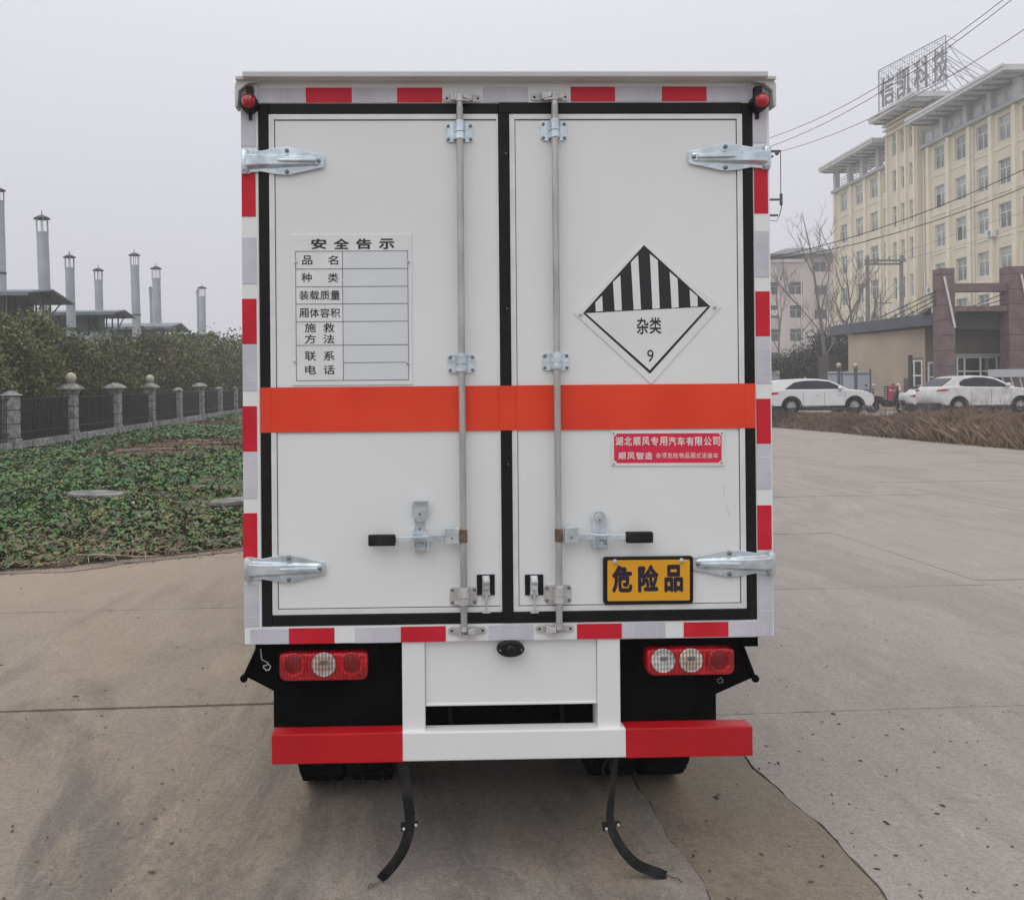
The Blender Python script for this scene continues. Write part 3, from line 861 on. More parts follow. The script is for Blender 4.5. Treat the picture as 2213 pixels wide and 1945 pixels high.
chimney(93, 466, 25, -24, 'tallest steel chimney fully in view, left above the first vent roof', .03)
chimney(152, 551, 19.5, -24, 'steel chimney right beside the tallest one, between first and second vent roofs')
chimney(214, 580, 17.5, -24, 'short steel chimney above the second vent roof')
chimney(292.5, 547, 18.5, -24, 'tall steel chimney rising behind the left end of the third vent roof', .022)
chimney(339, 576, 18, -24, 'steel chimney with a thin pipe beside it, above the third vent roof')
chimney(327, 621, 6.5, -24.8, 'thin capped pipe hugging the left of the chimney above the third vent roof', .02, ())
chimney(438, 619, 15, -24, 'rightmost steel chimney, above the fourth vent roof', .012)
chimney(428.5, 627, 5, -24.8, 'thin capped pipe hugging the left of the rightmost chimney', .012, ())
# ================================================================== RIGHT SIDE
# raised far yard with a grassy bank
TZ = 0.50
kerb = [(35.17, 12), (18.21, 17.5), (16.4, 21.5), (16.09, 24), (15.94, 28), (15.92, 33), (15.91, 37), (15.65, 41.5), (13.99, 46), (12.08, 52), (10.06, 62)]
inner = [(37.76, 18), (21.7, 22.5), (20.14, 26), (19.63, 29), (19.33, 32), (18.67, 35.5), (17.59, 38.2), (15.73, 41.0), (14.29, 47), (12.48, 53), (10.46, 63)]
mb = MB()
for a, b, c, d in zip(kerb, kerb[1:], inner[1:], inner):
    m1 = ((a[0] + d[0]) / 2, (a[1] + d[1]) / 2, TZ * .62); m2 = ((b[0] + c[0]) / 2, (b[1] + c[1]) / 2, TZ * .62)
    mb.poly([(a[0], a[1], -.05), m1, m2, (b[0], b[1], -.05)])
    mb.poly([m1, (d[0], d[1], TZ + .002), (c[0], c[1], TZ + .002), m2])
tag(mb.build('grass_bank', M['soil']), 'low earth bank between the concrete yard and the raised forecourt', kind='structure')
ter = MB().prism(inner + [(10, 200), (230, 200), (230, 18)], -.2, TZ - .012, 'z').build('forecourt', M['terrace'])
tag(ter, 'raised pale forecourt where the cars are parked', kind='structure')

# dry grass blades on the bank
N = 80000
t_ = rng.random(N) ** .8
seg = rng.integers(0, 8, N); f_ = rng.random(N)
K = np.array(kerb[:9]); I = np.array(inner[:9])
# more blades near the camera end
ka = K[seg] * (1 - f_)[:, None] + K[np.minimum(seg + 1, 8)] * f_[:, None]
ia = I[seg] * (1 - f_)[:, None] + I[np.minimum(seg + 1, 8)] * f_[:, None]
xy = ka * (1 - t_)[:, None] + ia * t_[:, None]
z0 = np.interp(t_, [0, .5, 1], [-.03, TZ * .62, TZ])
tall = np.clip((35 - xy[:, 1]) / 9, 0.0, 1)
hgt = (0.09 + rng.random(N) ** 1.7 * (0.18 + 0.62 * tall)) * (.45 + .8 * vnoise(xy[:, 0], xy[:, 1], .7, 31))
lean = rng.normal(size=(N, 2)) * .5 * hgt[:, None]
wv = rng.uniform(0, 6.28, N); bw_ = rng.uniform(.006, .02, N) * (1 + xy[:, 1] / 30)
b0 = np.stack([xy[:, 0] - np.cos(wv) * bw_ / 2, xy[:, 1] - np.sin(wv) * bw_ / 2, z0], 1)
b1 = np.stack([xy[:, 0] + np.cos(wv) * bw_ / 2, xy[:, 1] + np.sin(wv) * bw_ / 2, z0], 1)
tp = np.stack([xy[:, 0] + lean[:, 0], xy[:, 1] + lean[:, 1], z0 + hgt], 1)
md = np.stack([xy[:, 0] + lean[:, 0] * .4 + np.cos(wv) * bw_ * .5, xy[:, 1] + lean[:, 1] * .4, z0 + hgt * .6], 1)
P = np.stack([b0, b1, md, tp], 1)
pn = vnoise(xy[:, 0], xy[:, 1], .55, 41) * .68 + rng.random(N) * .4
tan_ = np.array([0.29, 0.205, 0.135]); mauve = np.array([0.23, 0.145, 0.125]); grey = np.array([0.12, 0.10, 0.085]); grn = np.array([.09, .11, .05])
C = np.where((pn > .52)[:, None], tan_, np.where((pn > .36)[:, None], mauve, grey))
C = np.where((rng.random(N) < .04)[:, None], grn, C) * rng.uniform(.6, 1.35, N)[:, None]
tag(fast_quads('dry_grass', P, M['litter'], C), 'dry brown and reddish grass on the bank right of the truck', 'dry grass', kind='stuff')

sm_ = MB(); q = random.Random(77)
for i in range(420):
    k = q.random(); y_ = 25 + 16 * k; x_ = float(np.interp(y_, [p_[1] for p_ in kerb], [p_[0] for p_ in kerb])) + q.uniform(.6, 3.8 * (1 - .6 * k))
    h_ = q.uniform(.45, 1.05) * (1.15 - .6 * k); zb_ = TZ * min(1, (x_ - 15.8) / 3.2)
    dx, dy = q.uniform(-.25, .25) * h_, q.uniform(-.25, .25) * h_
    sm_.tube([(x_, y_, zb_ - .05), (x_ + dx * .4, y_ + dy * .4, zb_ + h_ * .6), (x_ + dx, y_ + dy, zb_ + h_)], .007, 3, .003)
    for j in range(4):
        f = q.uniform(.45, .95); a = q.uniform(0, 6.28); l_ = h_ * q.uniform(.12, .28)
        bx, by, bz = x_ + dx * f, y_ + dy * f, zb_ + h_ * f
        sm_.tube([(bx, by, bz), (bx + l_ * math.cos(a) * .6, by + l_ * math.sin(a) * .6, bz + l_)], .004, 3, .002)
M['stem'] = mat('weed_stem', (0.22, 0.16, 0.125), 0.9, var=0.4, scale=1)
tag(sm_.build('weed_stems', M['stem']), 'tall thin dead weed stems standing up from the bank', 'weeds', kind='stuff')

# ------------------------------------------------------------------ large yellow building
FB0 = Vector((44.5, 95.3, TZ))
yb = thing('yellow_office_block', 'long cream-yellow office block with a taller stair tower, flat canopies and a rooftop sign', 'building', FB0, math.atan2(-1.0, -.0097))
H = 22.7; FL = 3.35
def facade(s0, s1, ztop, cols_, ww, wh, heads, depth=-0.0, dz=0.3):
    """Front wall from real boxes round recessed window openings (local x = along, y = inward)."""
    wl = MB()
    heads = sorted(heads)
    xs = [s0] + [q for c in cols_ for q in (c, c + ww)] + [s1]
    for k in range(0, len(xs) - 1, 2):
        if xs[k + 1] > xs[k]: wl.box(xs[k], xs[k + 1], depth, depth + dz, 0, ztop)
    for c in cols_:
        zz = 0
        for h in heads:
            wl.box(c, c + ww, depth + .004, depth + dz, zz, h - wh)
            zz = h
        wl.box(c, c + ww, depth + .004, depth + dz, zz, ztop)
    return wl
_win = {}
def window(s, z, ww, wh, depth, kind, parent):
    k = (ww, wh, kind)
    if k not in _win:
        f = MB(); e_ = .06
        f.box(0, ww, 0, .07, 0, e_).box(0, ww, 0, .07, wh - e_, wh).box(0, e_, 0, .07, e_, wh - e_).box(ww - e_, ww, 0, .07, e_, wh - e_)
        tz = wh * .64
        f.box(e_, ww - e_, .002, .068, tz, tz + .07)
        if ww > 1: f.box(ww / 2 - .035, ww / 2 + .035, .004, .066, e_, tz)
        if kind != 2 and ww > 1: f.box(ww * .42 - .02, ww * .42 + .02, .004, .066, tz + .07, wh - e_)
        fm = f.mesh('window', M['win_frame'])
        pm = MB().box(e_, ww - e_, .03, .04, e_, wh - e_).mesh('pane', [M['glass'], M['glass2'], M['glass']][kind])
        om = MB().box(e_ + .01, ww * .5 - .05, .022, .028, e_, wh * .62).mesh('open_sash', M['glass_dark'])
        _win[k] = (fm, pm, om)
    fm, pm, om = _win[k]
    o = link('window', fm, parent, loc=(s, depth, z - wh))
    link('pane', pm, o)
    if kind == 2: link('open_sash', om, o)
    MB_s = _win.setdefault(('sill', ww), MB().box(-.08, ww + .08, -.14, .02, -.09, -.005).mesh('sill', M['white_wall']))
    link('sill', MB_s, o)
heads6 = [H - .7 - FL * k - .0 for k in range(6)]
heads6 = [h for h in heads6]
lw = [1.3, 4.7, 7.7, 10.35]
rwc = [19.0, 22.0, 24.9, 27.6, 30.4, 33.2, 36.0, 38.9, 41.7]
tw_ = [13.05, 14.5, 15.95]
facade(0, 12.0, H, lw, 1.45, 1.9, heads6).build('left_wall', M['cream'], yb)
facade(17.25, 46, H, rwc, 1.45, 1.9, heads6).build('right_wall', M['cream'], yb)
h7 = [H - .7 + 2.9 - FL * k for k in range(7)]
facade(12.0, 17.25, 26.2, tw_, .72, 2.0, h7, depth=-.55, dz=.5).build('tower_wall', M['cream'], yb)
rw = random.Random(4)
for c in lw + rwc:
    for h in heads6:
        window(c, h, 1.45, 1.9, .14, rw.choice([0, 0, 1, 1, 1]) if not (c, h) in ((rwc[0], heads6[1]), (rwc[1], heads6[2])) else 2, yb)
for c in tw_:
    for h in h7:
        window(c, h, .72, 2.0, -.41, rw.choice([0, 1]), yb)
b = MB().box(0, 46, .3, 16, 0, H - .3).box(12.2, 17.0, .0, 9, H - .3, 26.2)
b.build('block_core', M['cream'], yb)
pl = [-.0, 3.7, 6.7, 9.7, 18.0, 21.0, 23.9, 26.7, 29.5, 32.3, 35.1, 37.95, 40.8, 43.7]
for x in pl:
    MB().box(x, x + .42, -.22, .0, 0, H - .35).build('pilaster', M['cream2'], yb)
for x in (12.05, 14.0, 15.4, 16.8):
    MB().box(x, x + .3, -.72, -.55, 0, 25.0).build('pilaster', M['cream2'], yb)
# storey lines
cb = MB()
for k in range(1, 7):
    z = H - .35 - k * FL + .6
    for a_, b_ in ((0.42, 12.0), (17.25, 46)):
        cb.box(a_, b_, -.05, .0, z - .1, z)
cb.build('string_course', M['cream2'], yb)
MB().box(-.25, 12.0, -.35, .3, H - .3, H).build('cornice', M['grey_wall'], yb)
MB().box(17.25, 46, -.35, .3, H - .3, H).build('cornice', M['grey_wall'], yb)
tb = MB()
for z in (25.0, 25.5, 25.9):
    tb.box(11.9, 17.35, -.8 - (z - 25) * .15, -.55, z, z + .16)
tb.build('tower_moulding', M['cream2'], yb)
# grey attic wall under the right canopy
MB().box(17.25, 29.3, .1, .5, H, 24.1).build('attic_wall', M['grey_wall'], yb)
at_ = MB()
for k in range(9):
    at_.box(17.6 + k * 1.4, 18.6 + k * 1.4, .06, .1, H + .25, 23.7)
at_.build('attic_panel', M['soffit'], yb)
def canopy(s0, s1, y0, y1, z, name='canopy', rib=1.25):
    o = MB().box(s0, s1, y0, y1, z, z + .42).build(name, M['canopy'], yb)
    MB().box(s0 + .25, s1 - .25, y0 + .25, y1, z - .03, z + .0).build('soffit', M['soffit'], o)
    r_ = MB(); x = s0 + .3
    while x < s1:
        r_.box(x, x + .10, y0 + .3, y1, z - .17, z - .031); x += rib
    r_.box(s0 + .3, s1 - .3, y0 + 2.0, y0 + 2.12, z - .2, z - .032)
    tag(r_.build('canopy_rib', M['rib'], o), kind='stuff')
    for y in (y0,):
        MB().box(s0 - .06, s1 + .06, y - .06, y, z + .30, z + .5).build('fascia', M['white_wall'], o)
canopy(.35, 11.95, -1.85, 3.0, 24.6)
canopy(11.9, 19.9, -2.15, 4.5, 26.3)
canopy(18.2, 31.5, -2.05, 3.5, 24.3)
canopy(35.0, 48.0, -2.05, 3.5, 24.3)
for x in (.3, 3.4, 6.3, 9.4):
    MB().box(x, x + .5, -.3, .2, H, 24.6).build('canopy_post', M['canopy'], yb)
for x in (20.4, 23.7, 26.8, 29.9):
    MB().box(x, x + .5, -.35, .098, H, 24.3).build('canopy_post', M['canopy'], yb)
for x in (13.2, 15.0, 19.4):
    MB().box(x, x + .35, -.2 if x < 17 else .6, .1 if x < 17 else .9, 26.2 if x < 17 else H, 26.32).build('canopy_post', M['canopy'], yb)
rl = MB()
for a_, b_ in ((.8, 3.4), (3.9, 6.3), (6.8, 9.4), (9.9, 12), (30.4, 33), (33.5, 36)):
    for z in (.35, .65, .95): rl.tube([(a_, -.1, H + z), (b_, -.1, H + z)], .03, 5)
    x = a_
    while x < b_: rl.tube([(x, -.1, H), (x, -.1, H + .95)], .025, 5); x += .6
tag(rl.build('roof_railing', M['canopy'], yb), kind='stuff')
# downpipes and air conditioners
for x in (12.3 - .5, 17.5, 24.6, 31.0):
    MB().tube([(x, -.12, .2), (x, -.12, H - .4)], .06, 6).build('downpipe', M['win_frame'], yb)
for x, z in ((20.9, heads6[4] - 2.3), (24.0, heads6[4] - 2.5), (8.0, heads6[4] - 2.6), (26.6, heads6[2] - 2.4), (18.2, heads6[3] - 2.5), (32.4, heads6[3] - 2.4), (10.9, heads6[2] - 2.5), (29.3, heads6[5] - 2.3)):
    o = MB().box(x, x + .85, -.40, -.08, z, z + .6).build('air_conditioner', M['win_frame'], yb)
    MB().lathe([(.22, 0), (.22, .02)], (x + .42, -.42, z + .3), 16, 'y').build('fan_grille', M['rib'], o)

# rooftop sign: lattice frame with four characters and back stays
S0 = Vector((42.64, 82.3, 0)); S1 = Vector((44.15, 74.2, 0)); sd = (S1 - S0); SL = sd.length
rs = thing('rooftop_sign', 'steel lattice rooftop sign with four large dark Chinese characters on the stair tower', 'sign', (S0.x, S0.y, TZ + 26.75), math.atan2(sd.y, sd.x))
fr = MB()
HS = 4.25
for x in (0, SL):
    fr.tube([(x, 0, 0), (x, 0, HS)], .045, 6)
for z in (0.05, HS):
    fr.tube([(0, 0, z), (SL, 0, z)], .04, 6)
fr.build('frame', M['sign_char'], rs)
gr = MB()
k = 0.0
while k < SL:
    gr.tube([(k, .1, 0), (k, .1, HS)], .016, 4); k += .30
for j in range(14):
    gr.tube([(0, .1, .2 + j * .3), (SL, .1, .2 + j * .3)], .014, 4)
tag(gr.build('lattice', M['shed_roof'], rs), kind='stuff')
tr = MB()
for k in range(7):
    x = k * SL / 6
    tr.tube([(x, .1, HS), (x + .0, 1.1, HS - .4), (x, .1, HS - 1.3)], .03, 4)
    tr.tube([(x, .1, HS - .6), (x, 3.4, -.1)], .035, 5).tube([(x, .1, HS - 2.1), (x, 2.6, -.1)], .035, 5)
for x in (SL, SL - 1.4):
    tr.tube([(x, .1, HS - .7), (x + 1.2, 5.2, -.2)], .04, 5).tube([(x, .1, HS - 1.7), (x + 1.0, 4.2, -.2)], .04, 5)
    tr.tube([(x, 1.6, HS - 2.0), (x + 1, 4.6, .4)], .03, 5)
tr.tube([(0, 2.0, 1.6), (SL, 2.0, 1.6)], .03, 5)
tag(tr.build('back_stay', M['grey_wall'], rs), kind='stuff')
for k, ch in enumerate('信凯科技'):
    text(ch, .55 + SL * (.085 + k * .262) - .0, 1.95, 1.72, 2.75, -.12, M['sign_char'], rs, depth=.10, bold=.006, name='character')

# ------------------------------------------------------------------ pinkish apartment block far behind
pb = thing('grey_pink_block', 'hazy pinkish-grey four-storey block with a low hipped roof, left of the yellow building', 'building', (46.3, 120, TZ), 0)
wcols = [-.6, 3.5]; zr = [16.85, 13.6, 10.35, 7.1]
wl = MB()
zt = 19.3
def grid_wall(x0, x1, cols_, ww, rows, wh, ztop, ztop_l=None):
    xs = [x0] + [q for c in cols_ for q in (c, c + ww)] + [x1]
    for k in range(0, len(xs) - 1, 2): wl.box(xs[k], xs[k + 1], 0, .3, 0, ztop)
    for c in cols_:
        zz = 0
        for h in sorted(rows):
            wl.box(c, c + ww, .003, .3, zz, h - wh); zz = h
        wl.box(c, c + ww, .003, .3, zz, ztop)
grid_wall(-9, 5.2, [-3.6, .1, 3.45][0:3], 1.75, [15.9, 12.7, 9.5, 6.3], 1.75, 18.6)
grid_wall(5.21, 10.1, [6.8], 1.65, [18.6, 15.4, 12.1, 8.9], 1.35, zt)
wl.build('wall', M['pink_wall'], pb)
for c in (-3.6, .1, 3.45):
    for h in (15.9, 12.7, 9.5, 6.3):
        f = MB().box(c, c + 1.75, .12, .17, h - 1.75, h - 1.65).box(c, c + 1.75, .12, .17, h - .62, h - .55).box(c + .83, c + .91, .12, .17, h - 1.65, h - .62).build('window', M['grey_wall'], pb)
        MB().box(c, c + 1.75, .18, .2, h - 1.75, h).build('pane', M['glass_dark'], f)
for h in (18.6, 15.4, 12.1, 8.9):
    f = MB().box(6.8, 8.45, .12, .17, h - 1.35, h - 1.27).box(7.6, 7.67, .12, .17, h - 1.27, h).build('window', M['grey_wall'], pb)
    MB().box(6.8, 8.45, .18, .2, h - 1.35, h).build('pane', M['glass_dark'], f)
MB().box(-9, 10.1, .31, 12, 0, 18.5).build('block_core', M['pink_wall'], pb)
MB().box(10.11, 13.2, -.6, 11, 0, 20.3).build('side_wall', M['white_wall'], pb)
rf = MB()
A4 = [(.4, -1.0, 19.6), (10.9, -1.0, 19.6), (10.9, 12.6, 19.6), (.4, 12.6, 19.6)]
B4 = [(4.8, 4.2, 21.2), (9.6, 4.2, 21.2), (9.6, 7.2, 21.2), (4.8, 7.2, 21.2)]
rf.hexa(A4 + B4).box(.6, 10.7, -.8, 12.4, 19.3, 19.6)
rf.build('roof', M['roof_grey'], pb)
MB().box(-9.2, 5.3, -.3, 12, 18.6, 19.0).build('parapet', M['white_wall'], pb)
MB().box(.9, 1.9, -.4, 0, 11.3, 12.0).box(1.0, 1.8, -.42, -.4, 11.4, 11.9).build('air_conditioner', M['win_frame'], pb)
for x in (-.9, 5.0):
    MB().tube([(x, -.1, 0), (x, -.1, 18.5)], .07, 6).build('downpipe', M['white_wall'], pb)

# ------------------------------------------------------------------ gatehouse with granite columns
gh = thing('gatehouse', 'gatehouse with a beige tiled wall, dark canopy, maroon granite columns and slanted stay cables', 'building', (0, 0, TZ))
Pa, Pb_ = Vector((25.42, 52.9)), Vector((26.69, 47.0))
def oriented(p, q):      # returns placement for boxes along p->q with outward side toward the camera
    d = (q - p); return p, d.normalized(), d.length
def wall_boxes(p, q, th, zlist, m, name, parent, out=0.0, inset=0.0):
    d = (q - p).normalized(); n = Vector((d.y, -d.x))
    if n.dot(-p) < 0: n = -n
    for (s0, s1, z0, z1, o_) in zlist:
        a = p + d * s0 + n * o_; b = p + d * s1 + n * o_; c = b - n * th; e_ = a - n * th
        MB().hexa([(a.x, a.y, z0), (b.x, b.y, z0), (c.x, c.y, z0), (e_.x, e_.y, z0), (a.x, a.y, z1), (b.x, b.y, z1), (c.x, c.y, z1), (e_.x, e_.y, z1)]).build(name, m, parent)
p, d, L_ = oriented(Pa, Pb_)
# tiled courses: thin long tiles with recessed joints
wb = MB()
n_ = Vector((d.y, -d.x));
if n_.dot(-Pa) < 0: n_ = -n_
def slab_along(mb, s0, s1, z0, z1, o0, o1, p=Pa, d=d, n=n_):
    a = p + d * s0 + n * o0; b = p + d * s1 + n * o0; c = p + d * s1 + n * o1; e_ = p + d * s0 + n * o1
    mb.hexa([(e_.x, e_.y, z0), (c.x, c.y, z0), (b.x, b.y, z0), (a.x, a.y, z0), (e_.x, e_.y, z1), (c.x, c.y, z1), (b.x, b.y, z1), (a.x, a.y, z1)])
core = MB(); slab_along(core, 0, L_, 0, 4.42, -.3, -.02); core.build('wall', M['grout'], gh)
z = 0.02; k = 0
while z < 4.38:
    if z > 2.75:
        spans = [(0, L_)]
    else:
        spans = [(0, 4.85), (5.9, L_)]
    off = (k % 2) * .0
    for a_, b_ in spans:
        t = MB(); slab_along(t, a_, b_, z, min(4.42, z + .118), -.02, 0.0 + .003 * (k % 3)); t.build('tile_course', M['tile_beige'], gh)
    z += .13; k += 1
cp = MB(); slab_along(cp, -.1, 1.4, 4.42, 4.55, -.35, .06); cp.build('coping', M['tile_beige'], gh)
# back part of gatehouse
MB().prism([(25.6, 53.2), (26.9, 47.25), (38, 47.25), (38, 53.2)], 0, 4.6, 'z').build('rear_block', M['brown_wall'], gh)
# window set in the tiled wall, and front windows
def glazed(parent, p, d, n, s0, s1, z0, z1, vs, hs_, name='window'):
    f = MB(); e_ = .07
    slab_along(f, s0, s1, z0, z0 + e_, .0, .06, p, d, n); slab_along(f, s0, s1, z1 - e_, z1, .0, .06, p, d, n)
    slab_along(f, s0, s0 + e_, z0 + e_, z1 - e_, .0, .06, p, d, n); slab_along(f, s1 - e_, s1, z0 + e_, z1 - e_, .0, .06, p, d, n)
    for v in vs: slab_along(f, v - .04, v + .04, z0 + e_, z1 - e_, .0, .058, p, d, n)
    for h in hs_: slab_along(f, s0 + e_, s1 - e_, h - .04, h + .04, .0, .056, p, d, n)
    o = f.build(name, M['win_frame'], parent)
    q = MB(); slab_along(q, s0 + e_, s1 - e_, z0 + e_, z1 - e_, .0, .02, p, d, n); q.build('pane', M['glass_dark'], o)
glazed(gh, Pa, d, n_, 4.87, 5.88, .3, 2.72, [5.3], [1.9])
pf, df = Vector((26.71, 47.2)), Vector((1, 0)); nf = Vector((0, -1))
MB().box(26.71, 38, 47.0, 47.24, 0, 4.6).build('front_wall', M['brown_wall'], gh)
pf = Vector((26.71, 46.99))
glazed(gh, pf, df, nf, .1, .75, .3, 2.6, [.42], [1.8])
glazed(gh, pf, df, nf, 1.63, 3.8, 1.3, 2.87, [2.05, 2.9], [2.1])
MB().box(28.2, 30.7, 46.85, 46.98, 2.89, 3.02).build('lintel', M['grey_wall'], gh)
MB().box(27.55, 27.71, 46.78, 46.98, 1.55, 1.95).build('intercom_box', M['win_frame'], gh)
# canopy slab
CZ0, CZ1 = 4.50, 5.12
MB().prism([(25.27, 52.4), (26.30, 45.7), (38.6, 45.7), (38.6, 55), (25.27, 55)], CZ0, CZ1, 'z').build('canopy', M['fascia'], gh, bevel=.02)
MB().prism([(25.47, 52.3), (26.5, 45.9), (38.4, 45.9), (38.4, 54.9), (25.47, 54.9)], CZ0 - .06, CZ0 - .002, 'z').build('soffit', M['dark_soffit'], gh)
MB().prism([(25.88, CZ1 + .001), (26.33, CZ1 + .001), (26.33, CZ1 + .3)], 45.75, 46.3, 'y').build('canopy_upstand', M['dark_soffit'], gh)
MB().box(27.08, 38.5, 45.62, 45.69, CZ0 - .25, CZ1 + .02).build('fascia_board', M['dark_soffit'], gh)
def column(x, wid, dep, y, ztop):
    c = MB().box(x + .03, x + wid - .03, y + .03, y + dep - .03, 0, ztop - .02).build('column', M['maroon_dark'], gh)
    z = 0.0
    while z < ztop - .1:
        z1 = min(ztop, z + .78)
        MB().box(x, x + wid, y, y + dep, z + .012, z1 - .012).build('granite_block', M['maroon'], c, bevel=.01)
        z = z1
column(26.34, .72, .75, 44.9, 7.35)
column(29.81, .9, .75, 44.9, 7.42)
def beam(x0, x1, z0, z1, y0=45.0, y1=45.55):
    n = max(1, round((x1 - x0) / .68)); 
    b_ = MB().box(x0, x1, y0 + .02, y1, z0 + .02, z1 - .02).build('beam', M['maroon_dark'], gh)
    for k in range(n):
        MB().box(x0 + k * (x1 - x0) / n + .008, x0 + (k + 1) * (x1 - x0) / n - .008, y0, y1 + .01, z0, z1).build('granite_panel', M['maroon'], b_)
beam(27.07, 29.80, 6.15, 6.56)
beam(27.07, 29.80, 4.98 + .15, 5.4)
for (a_, b_) in (((26.47, 44.83, 6.9), (27.0, 44.83, 4.28)), ((30.4, 44.83, 7.0), (30.9, 44.83, 4.4))):
    MB().tube([a_, b_], .055, 8).build('slanted_tube', M['white_tube'], gh, smooth=40)
for k in range(4):
    MB().tube([(26.33, 45.35, 6.2 - k * .22), (25.40 + k * .33, 49.5 - k * .9, CZ1)], .026, 5).build('stay_cable', M['cable'], gh)
for k in range(4):
    MB().tube([(29.80, 45.25, 6.05 - k * .30), (28.15 + k * .45 + (k > 1) * .12, 45.25, 5.4)], .022, 5).build('stay_cable', M['cable'], gh)
MB().box(30.75, 38, 45.9, 46.6, 0, 4.45).build('right_pier', M['maroon'], gh)
# posters and plaque on the tiled wall
def plaque(name, s0, s1, z0, z1, m, label=None, o0=.012, o1=.05):
    q = MB(); slab_along(q, s0, s1, z0, z1, o0, o1); o = q.build(name, m, gh)
    if label: o['label'] = label
    return o
po = plaque('poster', 3.3, 4.08, .55, 1.35, M['poster'], 'red and white printed poster')
q = MB(); slab_along(q, 3.02, 3.28, .55, 1.35, .012, .05)
o = q.build('notice_strip', M['ink'], gh)
q = MB()
for k in range(6): slab_along(q, 3.07, 3.23, .60 + k * .125, .635 + k * .125, .051, .055)
q.build('notice_lines', M['print_white'], o)
q = MB(); slab_along(q, 3.45, 3.62, 1.08, 1.16, .051, .056); slab_along(q, 3.74, 3.92, 1.08, 1.16, .051, .056); q.build('poster_print', M['print_white'], po)
plaque('paper_notice', 4.16, 4.3, 1.1, 1.38, M['print_white'])
plaque('nameplate', 4.52, 4.8, 1.0, 1.78, M['maroon'], 'purple-brown plaque')
tag(MB().box(25.31, 25.47, 46.0, 46.16, TZ, TZ + 2.95).build('dark_post', M['rail_dark']), 'dark square post in front of the beige tiled wall', 'post')

# electric folding gate
eg = thing('folding_gate', 'grey electric folding gate behind the right-hand parked car', 'gate', (26.7, 41.2, TZ))
tb = MB(); tb.box(-.3, 6, -.1, .1, 1.7, 2.06); tb.build('top_rail', M['grey_wall'], eg)
for k in range(13):
    MB().tube([(k * .4 - .1, 0, 0), (k * .4 + .12, 0, .95), (k * .4 - .1, 0, 1.69)], .03, 6).build('lattice_arm', M['canopy'], eg, smooth=50)
for k in range(13):
    MB().tube([(k * .4 + .1, 0, 0), (k * .4 - .06, 0, .9), (k * .4 + .1, 0, 1.69)], .02, 5).build('lattice_arm', M['post_blue'], eg)

# blue-grey panel fence with posts, and globe lamps
pf_ = thing('panel_fence', 'low blue-grey metal panel fence between the shrubs and the gatehouse', 'fence', (22.6, 49.3, TZ), R(0))
for k in range(3):
    MB().box(k * .8 - .05, k * .8 + .68, 0, .06, .05, 2.2).build('panel', M['panel_blue'], pf_)
    MB().box(k * .8 + .68, k * .8 + .75, -.03, .09, 0, 2.3).build('post', M['post_blue'], pf_)
MB().box(-.05, 2.3, -.02, -.001, 2.02, 2.08).build('rail', M['post_blue'], pf_)
M['hut'] = mat('dark_hut_boards', (0.07, 0.06, 0.05), 0.8)
dw = MB().box(25.0, 26.9, 54.5, 56, TZ, TZ + 3.3).build('dark_hut', M['hut'])
tag(dw, 'dark brown box-like hut above the panel fence', 'hut')
def lamp(px, pyg, y, label, hz=None, r=.13, thick=.062):
    c = at(px, pyg, y)
    t = thing('globe_lamp', label, 'lamp', (c.x, y, TZ), 0, 'globe lamps along the panel fence')
    hh = c.z - TZ
    MB().box(-thick, thick, -thick, thick, 0, hh - r - .06).build('post', M['post_blue'], t)
    MB().lathe([(.05, hh - r - .06), (.18, hh - r - .05), (.06, hh - r + .02)], n=12).build('collar', M['post_blue'], t)
    MB().ball((0, 0, hh), r, 14, 9).build('globe', M['globe'], t, smooth=60)
lamp(1812.5, 789.5, 47.5, 'clear white globe lamp on a dark post, the left of the two tall ones')
lamp(1849, 790, 47.5, 'globe lamp with a flat cap on a dark post beside the beige wall')
lamp(1783.5, 808.5, 56, 'small globe lamp just above the front roof end of the left car', r=.12, thick=.06)
lamp(1756.5, 814.5, 60, 'small globe lamp above the middle of the left car roof', r=.12, thick=.05)
gp = thing('stone_gate_pillar', 'weathered grey stone pillar beside the right edge of the truck', 'pillar', (22.9, 58, TZ))
for k in range(4): MB().box(-.32, .32, -.3, .3, k * .62, k * .62 + .59).build('stone', M['stone'], gp, bevel=.02)

# ------------------------------------------------------------------ shrubs and bare trees
def shrub(x, y, rx, h, label, seed, cols, n=9000, leaf=.16):
    t = thing('evergreen_shrub', label, 'shrub', (x, y, TZ), 0, 'dark evergreen shrubs behind the left car')
    q = random.Random(seed); bl = [(0, 0, h * .5, rx, rx, h * .5)]
    for k in range(8):
        a = q.uniform(0, 6.28); bl.append((math.cos(a) * rx * .6, math.sin(a) * rx * .6, q.uniform(.3, .85) * h, rx * .45, rx * .45, h * .22))
    P, C = crown_mesh(bl, n, leaf, cols, seed, zmin=.02, core=.5)
    fast_quads('crown', P, M['leaf'], C, t)
    trunk_mb(h * .7, .09, seed).build('trunk', M['bark'], t)
DK = [(5, (0.038, 0.044, 0.038)), (3, (0.052, 0.058, 0.046)), (1, (0.03, 0.034, 0.03))]
shrub(25.06, 60, 1.7, 4.0, 'dark evergreen shrub nearest the truck, above the left end of the left car', 1, DK)
shrub(27.4, 61, 1.9, 4.3, 'dark evergreen shrub in the middle above the left car', 2, DK)
shrub(30.6, 66, 2.1, 6.2, 'tallest dark evergreen shrub, below the bare trees', 3, DK, 10000, .2)
shrub(26.0, 57.5, 1.2, 3.0, 'low dark shrub just left of the panel fence', 4, DK, 6000)

